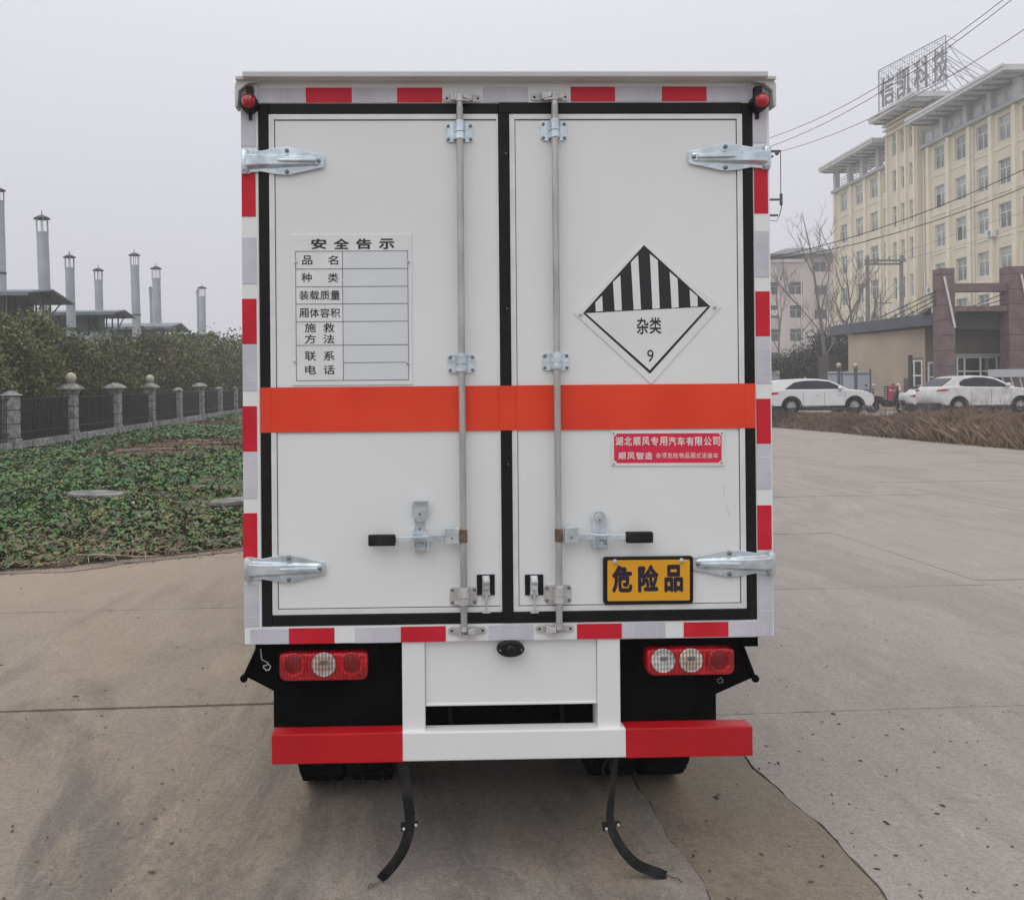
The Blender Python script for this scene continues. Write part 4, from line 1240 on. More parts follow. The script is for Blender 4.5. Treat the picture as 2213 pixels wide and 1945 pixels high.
def bare_tree(x, y, h, seed, label, r0=.13, lean=(0, 0), limbs=6, zb=TZ, up_=.62, twig=3):
    t = thing('bare_tree', label, 'tree', (x, y, zb), 0, 'leafless winter trees in front of the yellow building')
    q = random.Random(seed)
    trunk, br = MB(), MB()
    pts = [Vector((lean[0] * k * k * h, lean[1] * h * k, h * k)) + Vector((q.uniform(-.1, .1), q.uniform(-.1, .1), 0)) * (k > 0) for k in (0, .2, .4, .6, .8, 1)]
    trunk.tube(pts, r0, 7, .018)
    def grow(p, d, L, r, depth):
        n = 4; P = [p]
        dd = d.copy()
        for k in range(n):
            dd = (dd + Vector((q.uniform(-.14, .14), q.uniform(-.14, .14), q.uniform(0, .14)))).normalized()
            P.append(P[-1] + dd * L / n)
        br.tube(P, r, 4 if depth > 1 else 5, r * .35)
        if depth < twig:
            for k in range(4 if depth == 0 else 3):
                f = q.uniform(.25, .95); i = min(n - 1, int(f * n)); b = P[i].lerp(P[i + 1], f * n - i)
                a = q.uniform(0, 6.28); sd_ = (dd + Vector((math.cos(a), math.sin(a), q.uniform(.0, .5))) * .75).normalized()
                grow(b, sd_, L * q.uniform(.35, .6), max(.006, r * .5), depth + 1)
    for k in range(limbs):
        f = .25 + .65 * (k + q.random() * .6) / limbs
        i = min(4, int(f * 5)); b = pts[i].lerp(pts[i + 1], f * 5 - i)
        a = k * 2.4 + q.uniform(-.4, .4)
        dv_ = Vector((math.cos(a) * (1 - up_), math.sin(a) * (1 - up_), up_)).normalized()
        grow(b, dv_, h * (1 - f) * .62 + .5, r0 * (1 - f) * .5 + .012, 0)
    trunk.build('trunk', M['bark'], t, smooth=50)
    tag(br.build('branches', M['bark'], t), kind='stuff')
bare_tree(26.6, 58.5, 13.0, 11, 'tall bare tree with a leaning pale trunk in front of the pinkish block', .17, (-.11, 0), 7)
bare_tree(30.7, 62.5, 11.0, 12, 'bare tree with many upright limbs at the left corner of the yellow building', .15, (-.10, 0), 8, up_=.7)
bare_tree(30.05, 66, 8.5, 13, 'thin bare tree between the tall one and the yellow building corner', .08, (.0, 0), 7, up_=.7)
bare_tree(33.65, 66, 8.0, 14, 'short bushy bare tree left of the paired utility poles', .09, (.02, 0), 9, up_=.55)
bare_tree(36.95, 66, 7.6, 15, 'bare tree between the utility poles and the stay cables', .08, (0, 0), 7, up_=.55)
bare_tree(38.65, 66, 9.0, 16, 'bare tree right behind the first granite column', .09, (0, 0), 8, up_=.7)
bare_tree(24.06, 60, 9.5, 17, 'slender bare tree whose tips show just right of the truck edge', .08, (.0, 0), 6, up_=.66)

# ------------------------------------------------------------------ poles and wires
hp = thing('paired_utility_poles', 'pair of grey utility poles joined by a crossarm, left of the granite columns', 'utility pole', (31.2, 62, TZ))
for x in (0.0, 2.4):
    MB().tube([(x, 0, 0), (x, 0, 10.6)], .17, 10, .12).build('pole', M['pole'], hp, smooth=40)
MB().box(-.25, 2.65, -.16, -.04, 10.15, 10.3).build('crossarm', M['pole'], hp)
MB().box(-.15, 2.55, .04, .14, 9.95, 10.06).build('crossarm', M['pole'], hp)
for x in (-.1, .7, 1.5, 2.5):
    MB().lathe([(.05, 10.3), (.07, 10.38), (.03, 10.42), (.06, 10.48), (.02, 10.55)], (x, -.1, 0), 8).build('insulator', M['sign_char'], hp)
MB().tube([(.9, 0, 0), (.9, 0, 7.8), (1.1, 0, 8.1)], .05, 6).build('conduit', M['pole'], hp)
MB().box(.6, 1.7, -.1, .0, 7.2, 7.28).build('bracket', M['sign_char'], hp)

UX, UY = 15.66, 42.0
up_t = thing('utility_pole', 'utility pole hidden behind the truck, its brackets and drop wire showing at the right edge', 'utility pole', (UX, UY, 0))
MB().tube([(0, 0, 0), (0, 0, 14.6)], .19, 12, .12).build('pole', M['pole'], up_t, smooth=40)
def arm(py_, xr):
    zz = at(1675, py_, UY).z
    MB().box(-.1, xr, -.06, .06, zz - .04, zz + .04).build('bracket_arm', M['cable'], up_t)
    return zz
z1 = arm(339, 1.02); z2 = arm(432, 1.30); z3 = arm(466, 1.22)
xw = at(1686.5, 340, UY).x - UX
zt_ = at(1686, 328, UY).z
MB().tube([(xw, -.02, zt_), (xw, 0, z2 + .4), (xw, 0, z2), (xw + .03, 0, z2 - .35), (xw - .07, 0, z3)], .022, 5).build('drop_wire', M['cable'], up_t)
MB().tube([(xw - .07, 0, z3), (xw - .2, 0, z3 - .28), (xw - 1.2, 0, z3 - .14)], .016, 5).build('drop_wire', M['cable'], up_t)
MB().ball((at(1679, 330, UY).x - UX, 0, at(1679, 331, UY).z), .10, 10, 8, 1.2).build('insulator', M['cable'], up_t)
MB().box(xw - .04, xw + .07, -.05, .05, z2 - .28, z2 + .28).build('clamp', M['cable'], up_t)
MB().box(-.8, xw, -.08, .08, zt_ - .03, zt_ + .05).build('bracket_arm', M['cable'], up_t)

def wire(pts, A, B, label, r=.012):
    """Quadratic sag fitted through sightings; A,B plan positions of its two poles."""
    A, B = Vector(A), Vector(B); D_ = B - A
    S, Z = [], []
    for px, py in pts:
        dr = ray(px, py)
        # intersect plan ray k*(dx,dy) with A + s*D
        det = dr.x * (-D_.y) - dr.y * (-D_.x)
        k = (A.x * (-D_.y) - A.y * (-D_.x)) / det
        s_ = (dr.x * A.y - dr.y * A.x) / det
        S.append(s_); Z.append(CAMZ + dr.z * k)
    co = np.polyfit(S, Z, min(2, len(S) - 1))
    P = [(A.x + D_.x * q, A.y + D_.y * q, float(np.polyval(co, q))) for q in np.linspace(0, 1, 28)]
    tag(MB().tube(P, r, 5).build('overhead_wire', M['cable']), label, 'wire', 'overhead wires right of the truck')
Aq, Bq = (15.66, 42), (22.27, 13)
wire([(1661, 299.5), (1903.5, 184.6), (2102.6, 50)], Aq, Bq, 'topmost overhead wire crossing in front of the rooftop sign', .013)
wire([(1671, 315), (1903.5, 200), (2122, 50)], Aq, (22.59, 13.2), 'second overhead wire from the top, just under the topmost', .013)
wire([(1688, 327.5), (1903.5, 246), (2213, 65)], (16.9, 42), (22.83, 13.6), 'third overhead wire, passing the foot of the rooftop sign', .013)
wire([(1666, 556.5), (2021, 450), (2213, 367)], (14.02, 36), (25.56, 16), 'upper of the two long dark wires crossing the yellow facade', .016)
wire([(1666, 561.5), (2100, 450), (2213, 406)], (14.04, 36.2), (25.92, 16.6), 'lower of the two long dark wires crossing the yellow facade', .016)
wire([(1878, 573), (2030, 519), (2213, 459)], (31.26, 62), (33.9, 40), 'thin pale wire running from the paired poles to the right', .010)
wire([(1950, 560), (2098, 525), (2213, 486)], (33.56, 62), (35.1, 42), 'thin pale lower wire running from the paired poles to the right', .010)
tp_ = thing('utility_pole', 'utility pole carrying the near ends of the upper wires, outside the right edge', 'utility pole', (22.6, 13.2, 0))
MB().tube([(0, 0, 0), (0, 0, 12.5)], .17, 10, .11).build('pole', M['pole'], tp_, smooth=40)
MB().box(-.7, .7, -.05, .05, 11.8, 11.9).build('crossarm', M['cable'], tp_)

hb = [(x_ + random.uniform(-2, 2), 134 + random.uniform(-6, 6), 3 + random.uniform(0, 1.5), 3.4, 3.0, random.uniform(3, 5.2)) for x_ in range(-70, 34, 3)]
P, C = crown_mesh(hb, 46000, .55, DK, 404, zmin=.1, core=.5)
tag(fast_quads('distant_woods', P, M['leaf'], C), 'far hazy belt of trees closing the view behind the truck', 'woods', kind='stuff')

# ------------------------------------------------------------------ vehicles
def wheel(parent, x, y, r, wd, paint, spokes=10, side=-1):
    t = MB().lathe([(r * .60, -wd / 2), (r * .93, -wd / 2), (r, -wd / 2 + .03), (r, wd / 2 - .03), (r * .93, wd / 2), (r * .60, wd / 2), (r * .60, -wd / 2)], (x, y, r), 28, 'y').build('wheel', M['tyre'], parent, smooth=35)
    f = side * (wd / 2 - .015)
    rm = MB().lathe([(r * .66, f), (r * .66, f - side * .03), (r * .60, f - side * .06), (r * .58, f - side * .10)], (x, y, r), 24, 'y', False)
    for k in range(spokes):
        a = k * 2 * math.pi / spokes; ca, sa = math.cos(a), math.sin(a)
        q = []
        for rr, hw in ((r * .10, .03), (r * .62, .042)):
            for sg in (-1, 1):
                q.append((x + rr * ca - sg * hw * sa, r + rr * sa + sg * hw * ca))
        rm.prism([q[0], q[1], q[3], q[2]], y + f - side * .02, y + f - side * .06, 'y')
    rm.lathe([(r * .17, f - side * .0), (r * .17, f - side * .06)], (x, y, r), 12, 'y')
    rm.build('rim', M['rim'], t, smooth=35)
    MB().lathe([(r * .58, 0), (r * .57, .01)], (x, y + f - side * .11, r), 20, 'y').build('brake', M['cladding'], t)

def car(name, label, loc, prof, roofp, wb0, wb1, L, W_, paint, wr=.36, group='white cars parked in front of the gatehouse', glassp=None, rearglass=None, tail=None, hsp=10, extra=None):
    """prof: lower-body side outline (x, z) above sill; roofp: greenhouse outline; x runs rear (0) to front (L)."""
    t = thing(name, label, 'car', loc, 0, group)
    hw = W_ / 2
    def arch(xc, n=14):
        return [(xc + (wr + .055) * math.cos(math.pi - k * math.pi / n), wr + (wr + .055) * math.sin(math.pi - k * math.pi / n)) for k in range(n + 1)]
    bot = .30
    low = [(.10, bot + .1)] + [p_ for p_ in arch(wb0)] + [p_ for p_ in arch(wb1)] + [(L - .12, bot + .08)]
    low = [(x, max(z, bot)) for x, z in low]
    outline = low + prof
    # body: stack of side skins bulging outward in the middle
    mb = MB()
    zs = max(z for _, z in prof)
    ys = [(-hw, 1.0), (-hw * .93, 1.02)]
    mb.prism(outline, -hw, hw, 'y')
    body = mb.build('body', paint, t, smooth=40, bevel=.045)
    # greenhouse tapered
    gh_ = MB()
    zb_ = min(z for _, z in roofp); zt = max(z for _, z in roofp)
    def wy(z): return hw * (1 - .20 * (z - zb_) / (zt - zb_)) - .02
    n = len(roofp); i = len(gh_.v)
    gh_.v += [(x, -wy(z), z) for x, z in roofp] + [(x, wy(z), z) for x, z in roofp]
    gh_.f.append(tuple(range(n))); gh_.f.append(tuple(range(2 * n - 1, n - 1, -1)))
    for k in range(n): gh_.f.append((k, n + k, n + (k + 1) % n, (k + 1) % n))
    gh_.build('cabin', paint, t, smooth=50, bevel=.03)
    for sg in (-1, 1):
        g_ = MB()
        P_ = [(x, sg * (wy(z) + .012), z) for x, z in glassp]
        Q_ = [(x, sg * (wy(z) - .01), z) for x, z in glassp]
        m_ = len(P_); g_.v += P_ + Q_
        g_.f.append(tuple(range(m_))); g_.f.append(tuple(range(2 * m_ - 1, m_ - 1, -1)))
        for k in range(m_): g_.f.append((k, m_ + k, m_ + (k + 1) % m_, (k + 1) % m_))
        g_.build('side_window', M['car_glass'], t)
    def slope_glass(a, b, nm, ins=.10):
        (xa, za), (xb, zb2) = a, b
        nx, nz = (zb2 - za), -(xb - xa); l_ = math.hypot(nx, nz); nx, nz = nx / l_ * .022, nz / l_ * .022
        if nz < 0: nx, nz = -nx, -nz
        g_ = MB().poly([(xa + nx, -wy(za) + ins, za + nz), (xa + nx, wy(za) - ins, za + nz), (xb + nx, wy(zb2) - ins, zb2 + nz), (xb + nx, -wy(zb2) + ins, zb2 + nz)])
        g_.build(nm, M['car_glass'], t)
    for a, b, nm in rearglass: slope_glass(a, b, nm)
    MB().box(.04, L - .1, -hw + .04, hw - .04, .2, .33).build('underbody', M['cladding'], t)
    MB().box(wb0 + wr + .1, wb1 - wr - .1, -hw - .012, hw + .012, .24, .335).build('sill', M['cladding'], t, bevel=.015)
    MB().box(-.03, .25, -hw + .1, hw - .1, .26, .46).build('rear_bumper_trim', M['cladding'], t, bevel=.02)
    for xc in (wb0, wb1):
        for sg in (-1, 1):
            ring = MB(); n = 16
            o_, i_ = wr + .085, wr + .04
            for k in range(n):
                a, b = math.pi * (k / n) * 1.06 - .09, math.pi * ((k + 1) / n) * 1.06 - .09
                ring.prism([(xc + o_ * math.cos(a), wr + o_ * math.sin(a)), (xc + o_ * math.cos(b), wr + o_ * math.sin(b)), (xc + i_ * math.cos(b), wr + i_ * math.sin(b)), (xc + i_ * math.cos(a), wr + i_ * math.sin(a))], sg * hw - .02 * (sg > 0), sg * (hw + .008) + .02 * (sg < 0), 'y')
            ring.build('arch_trim', M['cladding'], t)
            wheel(t, xc, sg * (hw - .13), wr, .23, paint, hsp, sg)
    for x in ((wb0 + wb1) / 2 + .05, wb0 + .55, wb1 - .45):
        MB().box(x, x + .012, -hw - .003, -hw + .01, .42, zs - .16).build('door_gap', M['cladding'], t)
    for x in ((wb0 + wb1) / 2 - .25, (wb0 + wb1) / 2 + .78):
        MB().box(x - .12, x + .08, -hw - .03, -hw, zs - .27, zs - .235).build('door_handle', paint, t, bevel=.008)
    MB().tube([(0, 0, 0), (0, 0, .001)], .001, 3)
    for sg in (-1, 1):
        mbx = MB().ball((0, 0, 0), .12, 12, 8, .8)
        o = mbx.build('mirror', paint, t, smooth=60, loc=(tail['mirror'], sg * (hw + .10), zs + .05))
        MB().box(-.03, .03, -.06, .06, -.1, -.03).build('mirror_base', M['cladding'], o)
    for (x0, x1, z0, z1) in tail['red']:
        for sg in (-1, 1):
            MB().prism([(x0 - .02, (z0 + z1) / 2), (x0 + .02, z0), (x1 - .12, z0 + .02), (x1, (z0 + z1) / 2 + .03), (x0 + .08, z1)], sg * hw - .25 * (sg > 0) - .006 * (sg < 0), sg * hw + .25 * (sg < 0) + .006 * (sg > 0), 'y').build('tail_light', M['lens_red'], t)
    for sg in (-1, 1):
        MB().prism([(L - .62, zs - .22), (L - .2, zs - .28), (L - .15, zs - .20), (L - .45, zs - .12)], sg * hw * .98 - .2 * (sg > 0) - .012, sg * hw * .98 + .2 * (sg < 0) + .012, 'y').build('headlight', M['lens_clear'], t)
    return t
suv_prof = [(4.80, .42), (4.90, .60), (4.91, .80), (4.82, .97), (4.58, 1.08), (4.1, 1.165), (3.6, 1.205), (2.5, 1.20), (1.4, 1.20), (.5, 1.20), (.10, 1.17), (.0, 1.0), (-.03, .62)]
suv_roof = [(.07, 1.15), (3.78, 1.16), (3.38, 1.37), (2.95, 1.57), (2.7, 1.65), (2.2, 1.70), (1.5, 1.71), (.8, 1.68), (.35, 1.62), (.19, 1.54), (.05, 1.3)]
suv_glass = [(.66, 1.21), (3.50, 1.21), (3.16, 1.40), (2.80, 1.565), (2.25, 1.62), (1.65, 1.61), (1.15, 1.53)]
c1 = car('parked_suv', 'white SUV with ten-spoke wheels, side on, next to the right edge of the truck', (16.34, 42.6, TZ + .0), suv_prof, suv_roof, .98, 3.98, 4.9, 1.88, M['car_white'], .405,
    glassp=suv_glass, rearglass=[((.065, 1.325), (.18, 1.522), 'rear_window'), ((3.70, 1.20), (2.86, 1.60), 'windscreen')], tail={'red': [(.0, .42, .95, 1.08)], 'mirror': 3.25})
MB().box(.2, .22, 0, .01, 1.0, 1.01).build('badge', M['rim'], c1)
MB().tube([(2.1, -.1, 1.66), (1.95, -.1, 1.78)], .02, 5).build('antenna', M['car_white'], c1)
sv2 = [(4.56, .42), (4.64, .72), (4.56, .95), (4.15, 1.07), (3.5, 1.14), (2.5, 1.155), (1.5, 1.18), (.75, 1.20), (.15, 1.17), (.02, 1.0), (-.02, .62)]
rf2 = [(.15, 1.14), (3.5, 1.10), (3.1, 1.30), (2.75, 1.49), (2.45, 1.60), (2.0, 1.66), (1.5, 1.675), (1.1, 1.65), (.76, 1.57), (.16, 1.18)]
gl2 = [(.92, 1.23), (1.1, 1.185), (3.12, 1.165), (2.85, 1.34), (2.5, 1.50), (2.1, 1.575), (1.6, 1.585), (1.15, 1.51), (.92, 1.36)]
c2_ = car('parked_suv', 'muddy white coupe-roofed SUV parked behind the dry grass at the right edge', (22.4, 39.3, TZ + .08), sv2, rf2, .86, 3.62, 4.62, 1.84, M['car_white_mottled'], .35,
    glassp=gl2, rearglass=[((.20, 1.206), (.73, 1.55), 'rear_window'), ((3.42, 1.14), (2.5, 1.53), 'windscreen')], tail={'red': [(.0, .45, .98, 1.08)], 'mirror': 2.98}, hsp=9)
c2_.rotation_euler = (0, 0, R(2))
hb_p = [(4.1, .45), (4.12, .7), (4.0, .86), (3.3, .95), (2.6, .98), (1.6, 1.0), (.7, 1.0), (.08, .98), (0, .85), (0, .5)]
hb_r = [(.5, .95), (3.0, .93), (2.5, 1.25), (2.1, 1.38), (1.5, 1.41), (1.0, 1.34), (.7, 1.15)]
hb_g = [(.95, 1.0), (2.75, 1.0), (2.4, 1.22), (2.0, 1.32), (1.5, 1.33), (1.1, 1.24)]
c3 = car('parked_sedan', 'older white saloon mostly hidden behind the muddy SUV, only its tail showing', (23.65, 43.6, TZ), hb_p, hb_r, .8, 3.3, 4.15, 1.7, M['car_white_mottled'], .30,
    glassp=hb_g, rearglass=[((.715, 1.16), (.97, 1.32), 'rear_window'), ((2.9, .98), (2.12, 1.36), 'windscreen')], tail={'red': [(.0, .3, .78, .9)], 'mirror': 2.6}, hsp=7)
MB().box(-.03, .02, -.3, .3, .62, .78).build('number_plate', M['sign_blue'], c3)

# scooters
def scooter(loc, rz, label, col_):
    t = thing('scooter', label, 'scooter', loc, rz, 'scooters by the beige wall')
    for x in (0, 1.25):
        o = MB().lathe([(.14, -.04), (.21, -.045), (.235, 0), (.21, .045), (.14, .04), (.14, -.04)], (x, 0, .235), 18, 'y').build('wheel', M['tyre'], t, smooth=40)
        rm = MB().lathe([(.04, -.05), (.04, .05)], (x, 0, .235), 10, 'y')
        for k in range(5):
            a = k * 1.257; rm.tube([(x, 0, .235), (x + .15 * math.cos(a), 0, .235 + .15 * math.sin(a))], .012, 4)
        rm.build('rim', M['rim'], o)
    MB().prism([(-.15, .42), (.42, .40), (.5, .3), (.9, .28), (.92, .36), (.55, .40), (.5, .62), (-.2, .66), (-.3, .55)], -.13, .13, 'y').build('body', col_, t, bevel=.03, smooth=40)
    MB().prism([(-.25, .66), (.48, .63), (.5, .70), (.2, .76), (-.22, .77)], -.14, .14, 'y').build('seat', M['rubber'], t, bevel=.03)
    MB().prism([(.88, .30), (.98, .32), (1.12, .80), (1.14, .98), (1.05, .98), (.98, .78)], -.17, .17, 'y').build('leg_shield', col_, t, bevel=.03)
    MB().tube([(1.25, .06, .235), (1.1, .06, .75), (1.03, 0, 1.02)], .025, 6).tube([(1.25, -.06, .235), (1.1, -.06, .75)], .022, 6).build('fork', M['rim'], t)
    MB().prism([(1.02, .42), (1.25, .50), (1.46, .44), (1.3, .55), (1.1, .56)], -.07, .07, 'y').build('front_mudguard', col_, t, bevel=.01)
    MB().tube([(1.0, -.34, 1.04), (1.03, -.1, 1.02), (1.03, .1, 1.02), (1.0, .34, 1.04)], .018, 6).build('handlebar', M['cladding'], t)
    for sg in (-1, 1):
        o = MB().tube([(1.02, sg * .2, 1.03), (1.03, sg * .26, 1.2)], .008, 5).build('mirror_stalk', M['cladding'], t)
        MB().ball((1.03, sg * .27, 1.25), .06, 10, 6, .8).build('mirror', M['print_white'] if sg < 0 else M['cladding'], o, smooth=60)
    t.scale = (1.12, 1.12, 1.12)
    MB().prism([(.5, .28), (.92, .26), (.9, .5), (.55, .62)], -.1, .1, 'y').build('footboard', M['cladding'], t, bevel=.02)
    MB().box(-.45, -.15, -.1, .1, .78, 1.0).build('top_box', M['cladding'], t, bevel=.04)
scooter((22.1, 43.7, TZ), R(-8), 'black scooter with a round bright mirror, facing right, beside the left car', M['black'])
scooter((21.6, 44.9, TZ), R(8), 'dark scooter parked behind the one with the bright mirror', M['post_blue'])
# ================================================================== THE TRUCK
YAW = R(1.3138); TX, TY = 0.28888, 3.065
truck = thing('box_truck', 'white box truck seen from behind, with an orange band, red-white tape and yellow hazard plate', 'truck', (TX, TY, 0), YAW)
e1 = Vector((math.cos(YAW), math.sin(YAW), 0)); e2 = Vector((-math.sin(YAW), math.cos(YAW), 0))
TO = Vector((TX, TY, 0)); CAM = Vector((0, 0, CAMZ))
def Lc(px, py, o=0.0):
    """Truck-local (across, up) of a photo sighting on the plane o metres outside the rear face."""
    d = ray(px, py); k = (-o - (CAM - TO).dot(e2)) / d.dot(e2)
    q = CAM + d * k - TO
    return q.dot(e1), q.z
def rect(x0, y0, x1, y1, o=0.0):
    a, b = Lc(x0, y0, o), Lc(x1, y1, o)
    return min(a[0], b[0]), max(a[0], b[0]), min(a[1], b[1]), max(a[1], b[1])
def P(name, mb, m, parent=truck, bevel=0, smooth=None):
    return mb.build(name, M[m] if isinstance(m, str) else m, parent, smooth=smooth, bevel=bevel)
def slab(name, r, o0, o1, m, parent=truck, bevel=0):
    return P(name, MB().box(r[0], r[1], -o1, -o0, r[2], r[3]), m, parent, bevel)
def plate_poly(name, pts, o0, o1, m, parent=truck, bevel=0):
    return P(name, MB().prism(pts, -o1, -o0, 'y'), m, parent, bevel)
def bolt(u, v, o, r, parent, m='bolt', name='bolt'):
    me = _bolt(r, m)
    return link(name, me, parent, loc=(u, -o, v))
_bc = {}
def _bolt(r, m):
    if (r, m) not in _bc:
        _bc[(r, m)] = MB().lathe([(r, 0), (r, -.45 * r), (r * .8, -.8 * r), (r * .35, -.9 * r), (r * .3, -.5 * r), (.0001, -.45 * r)], n=10, axis='y').mesh(name='bolt', m=M[m], smooth=50)
    return _bc[(r, m)]

# main lines of the rear face (metres, local)
uL = Lc(525, 850)[0]; uR = Lc(1667, 850)[0]
vTop = (Lc(540, 177)[1] + Lc(1640, 175)[1]) / 2; vBot = (Lc(530, 1393)[1] + Lc(1668, 1374.5)[1]) / 2
sL, sR, sB, sT = -.8626, .8626, .8879, .8879 + 1.8073          # outer edge of the rubber seal
LEN = 4.1                                                      # box length
# box
P('box_wall', MB().box(uL, uL + .04, .07, LEN, vBot, vTop - .005).box(uR - .04, uR, .07, LEN, vBot, vTop - .005).box(uL + .04, uR - .04, LEN - .05, LEN, vBot, vTop - .005), 'grp', bevel=.004)
P('box_roof', MB().box(uL + .005, uR - .005, .03, LEN, vTop - .004, vTop + .018), 'white_paint', bevel=.004)
P('box_floor', MB().box(uL + .005, uR - .005, .08, LEN, vBot + .001, vBot + .05), 'black_frame')
for sg, u in ((-1, uL), (1, uR)):
    for k in range(6):
        P('side_rivet_strip', MB().box(u - .004 if sg < 0 else u, u if sg < 0 else u + .004, .1 + k * .66, .15 + k * .66, vBot + .05, vTop - .08), 'alu')
# rear frame: posts, header and sill
P('rear_post', MB().box(uL, sL, -.006, .075, vBot, vTop), 'white_paint', bevel=.004)
P('rear_post', MB().box(sR, uR, -.006, .075, vBot, vTop), 'white_paint', bevel=.004)
P('header', MB().box(sL + .0005, sR - .0005, -.006, .075, sT, vTop), 'white_paint', bevel=.003)
P('sill', MB().box(sL + .0005, sR - .0005, -.006, .075, vBot, sB), 'white_paint', bevel=.003)
# projecting roof edge trim
rr = rect(527, 161, 1653, 176, .03)
P('roof_trim', MB().prism([(rr[0] + .0, rr[2] + .004), (rr[1], rr[2] + .004), (rr[1], rr[3]), (rr[0], rr[3])], -.062, .02, 'y'), 'cap', bevel=.004)
P('gutter', MB().box(uL - .01, uR + .01, -.045, .03, vTop - .010, vTop + .003), 'cap', bevel=.003)
for sg, (cx, cy) in ((-1, (536, 196)), (1, (1647, 193))):
    c = Lc(cx, cy, .02)
    ue = uL - .014 if sg < 0 else uR + .014
    ui = c[0] + .035 if sg < 0 else c[0] - .035
    pts = [(ue, vTop - .10), (ue - sg * -.0, vTop - .02), (ue - sg * .02, vTop + .006), (ui, vTop + .006), (ui, vTop - .012), (c[0], vTop - .02), (ue - sg * .014, vTop - .045), (ue - sg * .01, vTop - .10)]
    plate_poly('corner_cap', pts, -.02, .034, 'cap', bevel=.003)
# marker lamps
for cx, cy in ((537, 221), (1645, 219.5)):
    u, v = Lc(cx, cy, .05)
    o = P('marker_lamp', MB().lathe([(.029, 0), (.031, -.03), (.029, -.05), (.024, -.052)], (u, -.004, v), 24, 'y'), 'black', smooth=40)
    P('lamp_lens', MB().lathe([(.0245, -.045), (.023, -.058), (.015, -.066), (.0001, -.069)], (u, -.004, v), 24, 'y'), M['lens_red'], o, smooth=60)
    P('lamp_bracket', MB().box(u - .012, u + .012, -.03, -.006, v + .028, v + .06).box(u - .005, u + .005, -.02, -.006, v - .05, v - .03), 'black', o)

# doors
dL = rect(583.5, 250, 1077, 1330); dR = rect(1101, 248.5, 1601, 1315)
uLd0 = (Lc(583, 250)[0] + Lc(588, 1329)[0]) / 2; uLd1 = (Lc(1076.5, 240)[0] + Lc(1084, 1345)[0]) / 2
uRd0 = (Lc(1100, 250)[0] + Lc(1109, 1320)[0]) / 2; uRd1 = (Lc(1601.5, 250)[0] + Lc(1612, 1312)[0]) / 2
vD1 = (Lc(700, 250)[1] + Lc(1500, 247)[1]) / 2; vD0 = (Lc(590, 1328.7)[1] + Lc(1612, 1312.5)[1]) / 2
TR = .0185
def door(u0, u1, inner, right_trim):
    d = P('door', MB().box(u0 + .002, u1 - .002, -.004, .05, vD0 + .002, vD1 - .002), 'grp')
    # aluminium edging in four lengths, dark sealant groove just inside it
    e_ = [('L', u0, u0 + TR, vD0, vD1), ('T', u0, u1, vD1 - TR, vD1), ('B', u0, u1, vD0, vD0 + TR), ('R', u1 - TR, u1, vD0, vD1)]
    if not right_trim: e_ = e_[:3] + [('R', u1 - .006, u1, vD0, vD1)]
    for k, a, b, c, f in e_:
        i = .006 if (k == 'R' and not right_trim) else TR
        if k == 'L': pts = [(a, c), (b, c + TR), (b, f - TR), (a, f)]
        elif k == 'R': pts = [(b, c), (b, f), (a, f - (TR if right_trim else 0)), (a, c + (TR if right_trim else 0))]
        elif k == 'T': pts = [(a + TR * 0 + .0008, f), (a + TR, c + .0004), (b - (TR if right_trim else .006), c + .0004), (b - .0008, f)]
        else: pts = [(a + .0008, c), (b - .0008, c), (b - (TR if right_trim else .006), f - .0004), (a + TR, f - .0004)]
        P('edge_trim', MB().prism(pts, -.0085, -.0042, 'y'), 'alu', d, bevel=.0008)
        if k != 'T' and k != 'B': 
            mid = (a + b) / 2
            if i == TR: P('trim_bead', MB().box(mid - .001, mid + .001, -.0095, -.0086, c + TR, f - TR), 'alu', d)
    ur = u1 - TR if right_trim else u1 - .006
    g0, g1 = .0036, .0062
    gm = MB()
    gm.box(u0 + TR, u0 + TR + .0026, -.0046, -.0041, vD0 + TR, vD1 - TR)
    gm.box(u0 + TR, ur, -.0047, -.0041, vD1 - TR - .0028, vD1 - TR)
    gm.box(u0 + TR, ur, -.0047, -.0041, vD0 + TR, vD0 + TR + .0026)
    if right_trim: gm.box(ur - .0026, ur, -.0046, -.0041, vD0 + TR, vD1 - TR)
    P('sealant_line', gm, 'groove', d)
    return d
d1 = door(uLd0, uLd1, None, False); d2 = door(uRd0, uRd1, None, True)
# black rubber seals round and between the doors
sm = .0015
P('seal', MB().box(sL + .0006, uLd0, -.0095, .04, sB + .0006, sT - .0006), 'seal', bevel=.004)
P('seal', MB().box(uRd1, sR - .0006, -.0095, .04, sB + .0006, sT - .0006), 'seal', bevel=.004)
P('seal', MB().box(uLd0, uLd1 + sm, -.009, .04, vD1, sT - .0006), 'seal', bevel=.004)
P('seal', MB().box(uLd0, uLd1 + sm, -.009, .04, sB + .0006, vD0), 'seal', bevel=.004)
P('seal', MB().box(uLd1 + sm, uRd1, -.012, .04, vD1, sT + .002), 'seal', bevel=.004)
P('seal', MB().box(uLd1 + sm, uRd1, -.011, .04, sB + .0006, vD0), 'seal', bevel=.004)
P('seal', MB().box(uLd1, uRd0, -.013, .04, sB + .001, vD1 + .001), 'seal', bevel=.005)
for k, v in enumerate((2.52, 1.98, 1.44)):
    bolt((uLd1 + uRd0) / 2 + .006, v, .013, .003, truck, 'bolt', 'staple')

